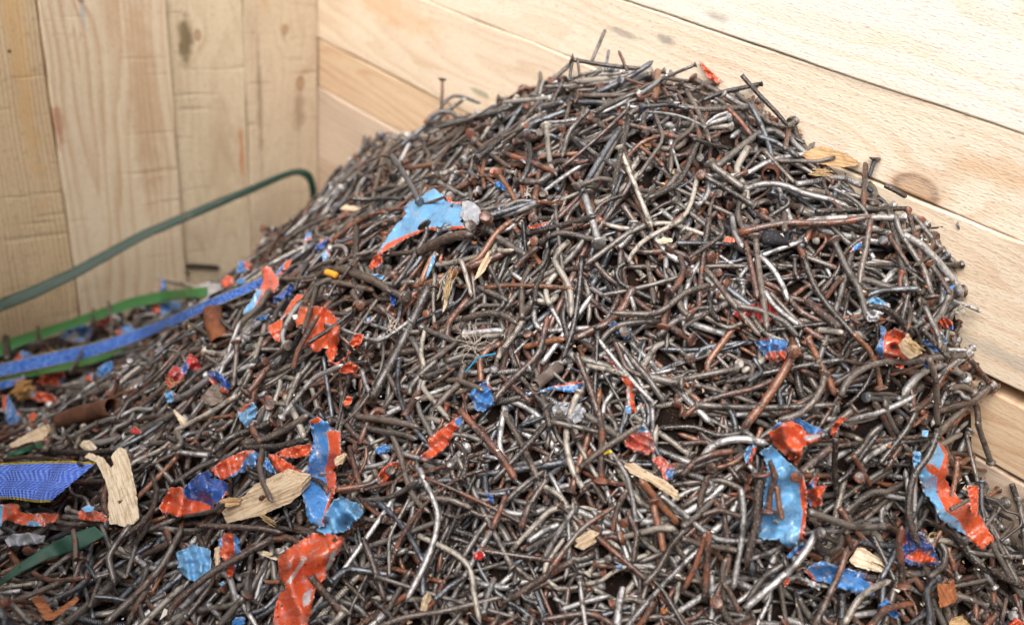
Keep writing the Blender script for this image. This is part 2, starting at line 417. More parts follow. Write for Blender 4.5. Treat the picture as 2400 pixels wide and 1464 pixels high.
NAILS = []
_off = [(a, b) for a in (-1, 0, 1) for b in (-1, 0, 1)]
def stamp(P, r):
    seg = np.linalg.norm(np.diff(P, axis=0), axis=1).sum(); m = max(8, int(seg / .0015))
    t = np.linspace(0, len(P) - 1, m); i = np.minimum(t.astype(int), len(P) - 2); f = (t - i)[:, None]
    S = P[i] * (1 - f) + P[i + 1] * f
    ci = (S[:, 0] / CELL).astype(int); cj = ((S[:, 1] + .8) / CELL).astype(int)
    for a, b in _off:
        ii = ci + a; jj = cj + b
        ok = (ii >= 0) & (ii < GX) & (jj >= 0) & (jj < GY)
        d2 = ((ii + .5) * CELL - S[:, 0]) ** 2 + ((jj + .5) * CELL - .8 - S[:, 1]) ** 2
        ok &= d2 < r * r * 1.2
        z = S[:, 2] + np.sqrt(np.maximum(r * r - d2, 0))
        np.maximum.at(HM, (ii[ok], jj[ok]), z[ok])

KINDS = ['straight', 'bent', 'wavy', 'hooked', 'arched']; KP = [.36, .27, .17, .04, .16]
def drop(cx, cy, rs, stick=False, soft=None):
    kind = rs.choice(KINDS, p=KP)
    L = float(np.clip(rs.normal(.052, .018), .022, .098)); r = float(np.clip(rs.normal(.00172, .00036), .0011, .0030))
    if rs.random() < .12: L *= .6
    c2 = curve2d(L, kind, rs)
    hx, hy = samp(GRX, cx, cy), samp(GRY_, cx, cy)
    nrm = np.array([-hx, -hy, 1.]); nrm /= np.linalg.norm(nrm)
    a = rs.uniform(0, 2 * math.pi)
    if cx < .70 and rs.random() < .38: a = math.atan2(-hy, -hx) + rs.normal(0, .5) + rs.choice([0, math.pi])   # many slid and hang downslope
    t1 = np.array([math.cos(a), math.sin(a), 0]); t1 -= nrm * (t1 @ nrm); t1 /= np.linalg.norm(t1); t2 = np.cross(nrm, t1)
    P = np.array([cx, cy, samp(SB, cx, cy)]) + c2[:, :1] * t1 + c2[:, 1:] * t2
    P += nrm * rs.normal(0, .02) * L * np.sin(np.linspace(0, math.pi, len(P)))[:, None]
    # keep inside the bin walls
    P[:, 0] += max(0, r + .0005 - P[:, 0].min()); P[:, 1] -= max(0, P[:, 1].max() + r + .0008)
    if P[:, 0].max() > 1.14 or P[:, 1].min() < -.715: return None
    u = c2[:, 0]
    g = samp(HM, P[:, 0], P[:, 1]) + r * .92 - P[:, 2]
    if soft is not None:                            # lower layers bed down between their neighbours
        b = float(np.clip((g * u).sum() / (u * u).sum(), -.75, .75))
        al = np.quantile(g - b * u, soft)
        P[:, 2] += al + b * u
        return dict(P=P, r=r, cls=CN[rs.choice(len(CN), p=CP)], kind=kind, ring=rs.random() < .15, head=rs.random() < .6, N=nrm, flat=rs.random() < .5)
    li = np.where(u < -L * .04)[0]; ri = np.where(u > L * .04)[0]
    if len(li) and len(ri):
        ui, uj = u[li][:, None], u[ri][None]; gi_, gj_ = g[li][:, None], g[ri][None]
        v0 = (gi_ * uj - gj_ * ui) / (uj - ui); k = np.unravel_index(v0.argmax(), v0.shape)
        b = float(np.clip((gj_[0, k[1]] - gi_[k[0], 0]) / (uj[0, k[1]] - ui[k[0], 0]), -.75, .75))
    else: b = 0.
    al = (g - b * u).max() - r * rs.uniform(.35, .95)
    P[:, 2] += al + b * u
    if np.median(P[:, 2] - samp(HM, P[:, 0], P[:, 1])) > .010: return None
    if stick:
        piv = P[0] if rs.random() < .5 else P[-1]
        ax = np.cross(nrm, (P.mean(0) - piv)); ax /= np.linalg.norm(ax) + 1e-9
        ang = -rs.uniform(.15, .5); R_ = np.array(Matrix.Rotation(ang, 3, Vector(ax)))
        P = (P - piv) @ R_.T + piv
        if P[:, 0].min() < r or P[:, 1].max() > -r: return None
        if ((P - piv) @ nrm).mean() < 0: return None
        if abs(piv[2] - samp(HM, piv[0], piv[1])) > .008 or cy > -.06: return None
    cls = CN[rs.choice(len(CN), p=CP)]
    return dict(P=P, r=r, cls=cls, kind=kind, ring=rs.random() < (.34 if cls in ('silver', 'steel', 'pale', 'grey') else .12), head=rs.random() < .6, N=nrm, flat=rs.random() < .5)

# where nails may fall: ground points the camera can see (with a margin)
zt = SB + .01
Q3 = proj(np.stack([XX, YY, zt], -1))
vis = (YY > -.70) & (Q3[..., 0] > -220) & (Q3[..., 0] < 2620) & (Q3[..., 1] > -100) & (Q3[..., 1] < 1760) & (Q3[..., 2] > .3)
tv = march(np.clip(Q3[..., :2][vis], [-400, -200], [2800, 1900])[::1], SB)
vis2 = np.zeros_like(vis); vis2[vis] = Q3[..., 2][vis] < tv + .05
area = np.sqrt(1 + GRX ** 2 + GRY_ ** 2)
wgt = (vis2 * np.minimum(area, 2.2)).ravel(); wgt /= wgt.sum()
def rain(n, rs, stick=0.0, keep=None, w=None, soft=None):
    spots = rs.choice(GX * GY, size=n, p=wgt if w is None else w)
    for q in spots:
        i, j = divmod(int(q), GY)
        d = drop(gx[i] + rs.uniform(-.001, .001), gy[j] + rs.uniform(-.001, .001), rs, stick and rs.random() < stick, soft)
        if d is None: continue
        if keep is not None and not keep(d): continue
        NAILS.append(d); stamp(d['P'], d['r'])
rain(4600, np.random.default_rng(3), soft=.58)
rain(1000, np.random.default_rng(4), soft=.82)
rain(700, np.random.default_rng(6))

# ------------------------------------------------------------------ nails: mesh and material
def nail_material():
    m = NT('nail_metal')
    ca = m.attr('ca'); cb = m.attr('cb')
    s = m.n.new('ShaderNodeSeparateColor'); m.l.new(cb.outputs['Color'], s.inputs[0])
    t, ring, metal, seed = s.outputs[0], s.outputs[1], s.outputs[2], cb.outputs['Alpha']
    base, rust = ca.outputs['Color'], ca.outputs['Alpha']
    o = m.vadd(m.obj(), m.vec(m.math('MULTIPLY', seed, 3.), m.math('MULTIPLY', seed, 5.), seed))
    n1 = m.noise(o, 150., 4., .6); n2 = m.noise(o, 750., 3., .6); n3 = m.noise(o, 60., 2.); n4 = m.noise(o, 1700., 2.)
    nn = m.math('ADD', m.math('ADD', m.math('MULTIPLY', n1, .5), m.math('MULTIPLY', n2, .25)), m.math('MULTIPLY', n3, .35))
    nn = m.math('SUBTRACT', nn, .05)
    th = m.math('SUBTRACT', .78, m.math('MULTIPLY', rust, .6))
    mask = m.ramp(m.math('SUBTRACT', nn, th), -.03, .03)
    rc = m.mix(m.ramp(n3, .38, .66), lin(68, 42, 31), lin(158, 84, 45))
    rc = m.mix(m.ramp(n2, .5, .68), rc, lin(52, 34, 27))
    col = m.mix(mask, base, rc)
    col = m.mix(m.ramp(n1, .50, .64, 0., .75), col, lin(40, 33, 30))
    col = m.mix(m.math('MULTIPLY', m.ramp(n2, .56, .68), .75), col, lin(184, 176, 166))
    col = m.mix(m.math('MULTIPLY', m.ramp(n4, .62, .70), .6), col, lin(225, 215, 200))
    rings = m.math('MULTIPLY', m.math('SINE', m.math('MULTIPLY', t, 2 * math.pi / .0140)), ring)   # t is in decimetres x 0.1
    col = m.mix(m.math('MULTIPLY', m.ramp(rings, -.2, -.95), .6), col, lin(36, 30, 28))
    h = m.math('ADD', m.math('MULTIPLY', n2, .9), m.math('MULTIPLY', rings, .55))
    m.bump(h, 1., .0009)
    inv = m.math('SUBTRACT', 1., mask)
    rough = m.math('ADD', m.math('MULTIPLY', mask, .22), m.math('ADD', .28, m.math('MULTIPLY', n2, .22)))
    col = m.mix(.45, col, (0.004, 0.003, 0.003, 1))
    return m.out(Base_Color=col, Metallic=m.math('MULTIPLY', metal, inv), Roughness=rough, Specular_IOR_Level=.6, Coat_Weight=m.ramp(n1, .40, .62, .85, .15), Coat_Roughness=.2)
NAIL_MAT = nail_material()

def tube_geo(P, R, N, sides, tip=True, tipw=.14):
    """tube along P with radius R (scalar or per point). returns V, quads, tris, arc length per vertex."""
    P = np.asarray(P, float); R = np.broadcast_to(np.asarray(R, float), (len(P),)).copy()
    if tip:
        d = P[-1] - P[-2]; ln = np.linalg.norm(d); k = min(2.6 * R[-1], ln * .8)
        q = P[-1] - d / ln * k
        P = np.concatenate([P[:-1], [q], P[-1:]]); R = np.concatenate([R[:-1], [R[-1] * .98], [R[-1] * tipw]])
    T = np.gradient(P, axis=0); T /= np.linalg.norm(T, axis=1, keepdims=True) + 1e-12
    B = np.cross(T, N); B /= np.linalg.norm(B, axis=1, keepdims=True) + 1e-12
    NN = np.cross(B, T)
    a = np.arange(sides) / sides * 2 * np.pi
    V = P[:, None] + R[:, None, None] * (np.cos(a)[None, :, None] * B[:, None] + np.sin(a)[None, :, None] * NN[:, None])
    n = len(P)
    s = np.concatenate([[0], np.cumsum(np.linalg.norm(np.diff(P, axis=0), axis=1))])
    I = np.arange(n * sides).reshape(n, sides)
    Q = np.stack([I[:-1], np.roll(I[:-1], -1, 1), np.roll(I[1:], -1, 1), I[1:]], -1).reshape(-1, 4)
    V = V.reshape(-1, 3); c0, c1 = len(V), len(V) + 1
    V = np.concatenate([V, P[:1], P[-1:]])
    r0, r1 = I[0], I[-1]
    Tt = np.concatenate([np.stack([np.full(sides, c0), np.roll(r0, -1), r0], -1), np.stack([np.full(sides, c1), r1, np.roll(r1, -1)], -1)])
    ss = np.concatenate([np.repeat(s, sides), [0, s[-1]]])
    return V, Q, Tt, ss

def head_geo(c, axis, r, hr, rs, sides=12):
    axis = axis / np.linalg.norm(axis)
    axis = axis + rs.normal(0, .13, 3); axis /= np.linalg.norm(axis)
    a = np.cross(axis, [.3, .5, .8]); a /= np.linalg.norm(a); b = np.cross(axis, a)
    an = np.arange(sides) / sides * 2 * np.pi
    wob = 1 + rs.normal(0, .035, sides)
    st_ = [(-1.1 * r, r * .9), (-.35 * r, hr * .82), (-.1 * r, hr), (.28 * r, hr * .98), (.46 * r, hr * .84)]
    V = np.concatenate([c + axis * h + (q * wob)[:, None] * (np.cos(an)[:, None] * a + np.sin(an)[:, None] * b) for h, q in st_] + [[c + axis * .44 * r]])
    I = np.arange(5 * sides).reshape(5, sides)
    Q = np.stack([I[:-1], np.roll(I[:-1], -1, 1), np.roll(I[1:], -1, 1), I[1:]], -1).reshape(-1, 4)
    T = np.stack([np.full(sides, 5 * sides), I[-1], np.roll(I[-1], -1)], -1)
    return V, Q, T, np.zeros(len(V))

def nail_geo(d, rs, sides=8):
    P = d['P']; n = len(P)
    R = d['r'] * (1 + rs.normal(0, .03, n))
    if d.get('flat'): R[-2:] *= .93
    shank = tube_geo(P, R, d['N'], sides)
    head = None
    if d['head']: head = head_geo(P[0], P[0] - P[1], d['r'], d.get('hr', d['r'] * rs.uniform(1.6, 2.05)), rs, 14 if sides > 8 else 10)
    _, bc, ru, me_ = CLASSES[d['cls']]
    j = rs.uniform(.72, 1.28)
    ca = np.array([bc[0] * j, bc[1] * j, bc[2] * j, np.clip(ru + rs.normal(0, .10), 0, 1)])
    seed = rs.uniform(0, 10)
    ring = .6 if d['ring'] else 0.
    def att(g, rg, dr=0.):
        k = len(g[0]); A = np.tile(ca, (k, 1)); A[:, 3] = np.clip(A[:, 3] + dr, 0, 1)
        s = g[3]; L = s.max() if s.max() > 0 else 1
        rr = np.where((s > L * .12) & (s < L * .8), rg, 0.)
        return A, np.stack([s * 10, rr, np.full(k, me_), np.full(k, seed)], -1)
    return (shank, att(shank, ring)), ((head, att(head, 0., .18)) if head is not None else None)

def join_geo(parts):
    V = []; Q = []; T = []; A = []; B = []; o = 0
    for (g, (a, b)) in parts:
        V.append(g[0]); Q.append(g[1] + o); T.append(g[2] + o); A.append(a); B.append(b); o += len(g[0])
    return np.concatenate(V), np.concatenate(Q), np.concatenate(T), np.concatenate(A), np.concatenate(B)

# ------------------------------------------------------------------ painted metal shreds
def shred_material(name, c1, c2, wear, gloss=.13):
    m = NT(name)
    a = m.attr('ca'); s = m.n.new('ShaderNodeSeparateColor'); m.l.new(a.outputs['Color'], s.inputs[0])
    tone, edge, seed = s.outputs[0], s.outputs[1], s.outputs[2]
    o = m.vadd(m.obj(), m.vec(seed, m.math('MULTIPLY', seed, 2.), seed))
    n1 = m.noise(o, 110., 4., .65, .4); n2 = m.noise(o, 500., 4., .7); n3 = m.noise(o, 260., 3., .6, 1.5)
    tt = m.math('ADD', tone, m.math('MULTIPLY', m.math('SUBTRACT', n1, .5), .22))
    k = m.ramp(tt, -.04, .04)
    col = m.mix(k, c1, c2)
    seam = m.math('MULTIPLY', m.ramp(m.math('ABSOLUTE', tt), .02, .07, 1., 0.), m.ramp(n2, .48, .60))
    e = m.ramp(m.math('ADD', edge, m.math('MULTIPLY', m.math('SUBTRACT', n2, .5), .35)), -.02, .07, .85, 0.)
    w = m.ramp(n3, .74 - .26 * wear, .78 - .25 * wear)
    cr = m.math('MULTIPLY', m.ramp(m.math('ADD', a.outputs['Alpha'], m.math('MULTIPLY', m.math('SUBTRACT', n2, .5), .10)), .0, .011, 1., 0.), m.ramp(n1, .40, .58, .06, .5 + .45 * min(1, wear * 2)))
    bare = m.math('MAXIMUM', m.math('MAXIMUM', m.math('MULTIPLY', seam, .8), m.math('MAXIMUM', e, cr)), w)
    sil = m.mix(m.ramp(n2, .4, .6), lin(150, 150, 152), lin(212, 210, 206))
    col = m.mix(bare, col, sil)
    dirt = m.math('MULTIPLY', m.ramp(n2, .57, .68), .5 + .9 * wear)
    dirt = m.math('MINIMUM', dirt, .85)
    col = m.mix(dirt, col, lin(96, 74, 58))
    big = m.noise(o, 40., 4., .65)
    col = m.mix(m.ramp(big, .58, .72, 0., .36 + wear * .6), col, lin(74, 58, 50))
    m.bump(m.math('ADD', m.math('MULTIPLY', n1, 1.2), m.math('MULTIPLY', n3, .22)), .7, .0022)
    return m.out(Base_Color=col, Metallic=m.math('MULTIPLY', bare, .5), Roughness=m.math('ADD', gloss, m.math('MULTIPLY', dirt, .5)), Specular_IOR_Level=.6)
PAINT = {'lb': lin(112, 178, 228), 'b': lin(70, 138, 208), 'db': lin(34, 84, 166), 'o': lin(220, 92, 50), 'r': lin(196, 52, 50), 's': lin(196, 198, 202), 'p': lin(222, 104, 82)}
_mats = {}
def paint(c1, c2, wear):
    k = (c1, c2, round(wear, 1))
    if k not in _mats: _mats[k] = shred_material('painted_tin', dim(PAINT[c1], .74), dim(PAINT[c2], .74), k[2])
    return _mats[k]

CROPS = {'F': (0, 0, 1.), '2': (700, 0, 2.9275), '3': (1500, 0, 2.6667), '4': (0, 500, 2.9275), '5': (800, 500, 2.9275), '6': (1600, 500, 2.9275),
         '7': (0, 964, 2.9275), '8': (800, 964, 2.9275), '9': (1600, 964, 2.9275), 'a': (600, 380, 5.855), 'b': (560, 620, 5.855), 'c': (1000, 280, 5.855), 'd': (1300, 100, 5.855), 'e': (2100, 700, 7.787)}
def cp(k, s):
    """'x,y x,y ...' read off an enlarged part k of the photograph -> full pixels"""
    x0, y0, z = CROPS[k]
    return np.array([[float(a) for a in q.split(',')] for q in s.split()]) / z + (x0, y0)

def inpoly(p, poly):
    x, y = p[:, 0], p[:, 1]; r = np.zeros(len(p), bool)
    a = poly; b = np.roll(poly, -1, 0)
    for (x1, y1), (x2, y2) in zip(a, b):
        c = ((y1 > y) != (y2 > y)); 
        with np.errstate(divide='ignore', invalid='ignore'):
            r ^= c & (x < (x2 - x1) * (y - y1) / (y2 - y1) + x1)
    return r
def polydist(p, poly):
    a = poly; b = np.roll(poly, -1, 0); d = np.full(len(p), 1e9)
    for q, w in zip(a, b):
        v = w - q; t = np.clip(((p - q) @ v) / (v @ v + 1e-9), 0, 1)
        d = np.minimum(d, np.linalg.norm(p - (q + t[:, None] * v), axis=1))
    return d

def refine(poly, step, rs, jag):
    out = []
    for p, q in zip(poly, np.roll(poly, -1, 0)):
        n = max(1, int(round(np.linalg.norm(q - p) / step)))
        for i in range(n):
            v = p + (q - p) * i / n
            if jag and i: v = v + rs.normal(0, jag, 2)
            out.append(v)
    return np.array(out)

def fit_inv_depth(px, lift, q=.8):
    """a plane through the heap surface seen inside the outline, moved towards the eye until most of it shows"""
    t = march(px, HM); iv = 1 / t
    c = px.mean(0); A = np.stack([np.ones(len(px)), (px[:, 0] - c[0]) / 100, (px[:, 1] - c[1]) / 100], -1)
    reg = np.diag([0, .02, .02]) * len(px)
    k = np.linalg.solve(A.T @ A + reg, A.T @ iv)
    k[1:] = np.clip(k[1:], -.12, .12)
    res = iv - A @ k
    k[0] += np.quantile(res, q)
    tm = 1 / k[0]; k[0] = 1 / (tm - lift)
    return lambda p: 1 / (np.stack([np.ones(len(p)), (p[:, 0] - c[0]) / 100, (p[:, 1] - c[1]) / 100], -1) @ k)

OCC = []                                            # outlines that later nails should mostly leave in view
def sheet(name, outline, mat, label, cat, group, second=(), amp=.0035, lift=.003, folds=3, step=None, thick=.00025, seed=0, jag=.8, q=.8, occ=True, solid=None):
    rs = np.random.default_rng(seed + 77)
    ext = outline.max(0) - outline.min(0); size = max(ext)
    step = step or float(np.clip(size / 24, 2.6, 6)); a0 = rs.uniform(0, math.pi)
    ol = refine(outline, step, rs, jag * min(1, step / 5))
    gxs = np.arange(ol[:, 0].min(), ol[:, 0].max(), step); gys = np.arange(ol[:, 1].min(), ol[:, 1].max(), step)
    G = np.stack(np.meshgrid(gxs, gys), -1).reshape(-1, 2) + rs.normal(0, step * .18, (len(gxs) * len(gys), 2))
    if len(G):
        G = G[inpoly(G, ol)]
        if len(G): G = G[polydist(G, ol) > step * .5]
    P = np.concatenate([ol, G]); n = len(ol)
    vs, _, fs, _, _, _ = delaunay_2d_cdt([Vector(p) for p in P], [(i, (i + 1) % n) for i in range(n)], [], 1, 1e-4)
    p = np.array([tuple(v) for v in vs]); fs = [f for f in fs if len(f) == 3]
    dep = fit_inv_depth(p, lift, q)
    t = dep(p)
    # creases: a few sharp folds, random directions, plus fine buckles
    c = p.mean(0); w = (p - c) / size
    dz = np.zeros(len(p)); crease = np.ones(len(p))
    for i in range(folds):
        a = a0 + rs.normal(0, .45) + (1.4 if i == 2 else 0); f = rs.uniform(1.2, 4.2); ph = rs.uniform(0, 1)
        s = (w @ [math.cos(a), math.sin(a)]) * f + ph + .12 * np.sin(w @ [math.sin(a), -math.cos(a)] * 7 + ph * 6)
        dz += (np.abs((s % 1) - .5) * 2 - .5) * rs.uniform(.5, 1.2) * (1 if f < 2 else .7)
        crease = np.minimum(crease, np.minimum(np.abs((s % 1) - .5), .5 - np.abs((s % 1) - .5)) / f)
    dz += .22 * np.sin(w[:, 0] * rs.uniform(9, 16) + w[:, 1] * rs.uniform(4, 14) + rs.uniform(0, 6)) * np.sin(w[:, 1] * 8 + 1)
    ed = polydist(p, ol)
    dz += rs.normal(0, .035, len(p)) + np.where(ed < 1, rs.normal(0, .25, len(p)), 0)
    t = t - amp * dz
    W = unproj(p, t)
    tone = np.full(len(p), -1.)
    for poly in second:
        sd = polydist(p, poly); sd = np.where(inpoly(p, poly), sd, -sd)
        tone = np.maximum(tone, np.clip(sd / 30., -1, 1))
    ca = np.stack([tone, np.clip(ed / 22., 0, 1), np.full(len(p), rs.uniform(0, 9)), crease], -1)
    T = np.array(fs)
    # face the eye
    e1 = W[T[:, 1]] - W[T[:, 0]]; e2 = W[T[:, 2]] - W[T[:, 0]]
    fl = (np.cross(e1, e2) * (EYE - W[T[:, 0]])).sum(1) < 0
    T[fl] = T[fl][:, ::-1]
    th = solid or thick
    # give it real thickness: a second skin behind, joined by a rim
    vd = W - EYE; vd /= np.linalg.norm(vd, axis=1, keepdims=True)
    if solid:
        nb = -AZ * .6 + vd * .8; nb = nb / np.linalg.norm(nb, axis=1, keepdims=True)
    else: nb = vd
    W2 = W + nb * th; m = len(W)
    cnt = {}
    for f in T:
        for a, b in ((f[0], f[1]), (f[1], f[2]), (f[2], f[0])): cnt[(a, b)] = 1
    rim = [(a, b) for (a, b) in cnt if (b, a) not in cnt]
    if solid:                                       # rim gets its own vertices so that the edge stays crisp
        V = [W, W2]; Q = []; ra = np.array([r[0] for r in rim]); rb = np.array([r[1] for r in rim]); k = len(rim); o = 2 * m
        V += [W[ra], W[rb], W2[rb], W2[ra]]
        I = np.arange(k); Q = np.stack([o + k + I, o + I, o + 3 * k + I, o + 2 * k + I], -1)
        ca = np.concatenate([ca, ca, ca[ra], ca[rb], ca[rb], ca[ra]])
        V = np.concatenate(V)
    else:
        V = np.concatenate([W, W2]); Q = np.array([(b, a, a + m, b + m) for a, b in rim]); ca = np.concatenate([ca, ca])
    org = W.mean(0)
    if solid:                                       # local x runs along the grain
        ax_ = np.linalg.svd(W - org, full_matrices=False)[2]
        if np.linalg.det(ax_) < 0: ax_[2] *= -1
        me = mesh_np(name, (V - org) @ ax_.T, Q, np.concatenate([T, T[:, ::-1] + m]), mat, {'ca': ca}, smooth=False)
        o = link(name, me); mw = Matrix.Identity(4)
        for a_ in range(3):
            for b_ in range(3): mw[a_][b_] = ax_[b_, a_]
            mw[a_][3] = org[a_]
        o.matrix_world = mw
    else:
        me = mesh_np(name, V - org, Q, np.concatenate([T, T[:, ::-1] + m]), mat, {'ca': ca})
        o = link(name, me, loc=org)
    tag(o, label, cat, group)
    # later nails rest on it
    i = (W[:, 0] / CELL).astype(int); j = ((W[:, 1] + .8) / CELL).astype(int); ok = (i >= 0) & (i < GX) & (j >= 0) & (j < GY)
    if occ: OCC.append(outline)
    np.maximum.at(HM, (i[ok], j[ok]), W[ok, 2] + .0005)
    return o
LAND = []                                           # (pixel centre, short phrase) used to say where a nail lies

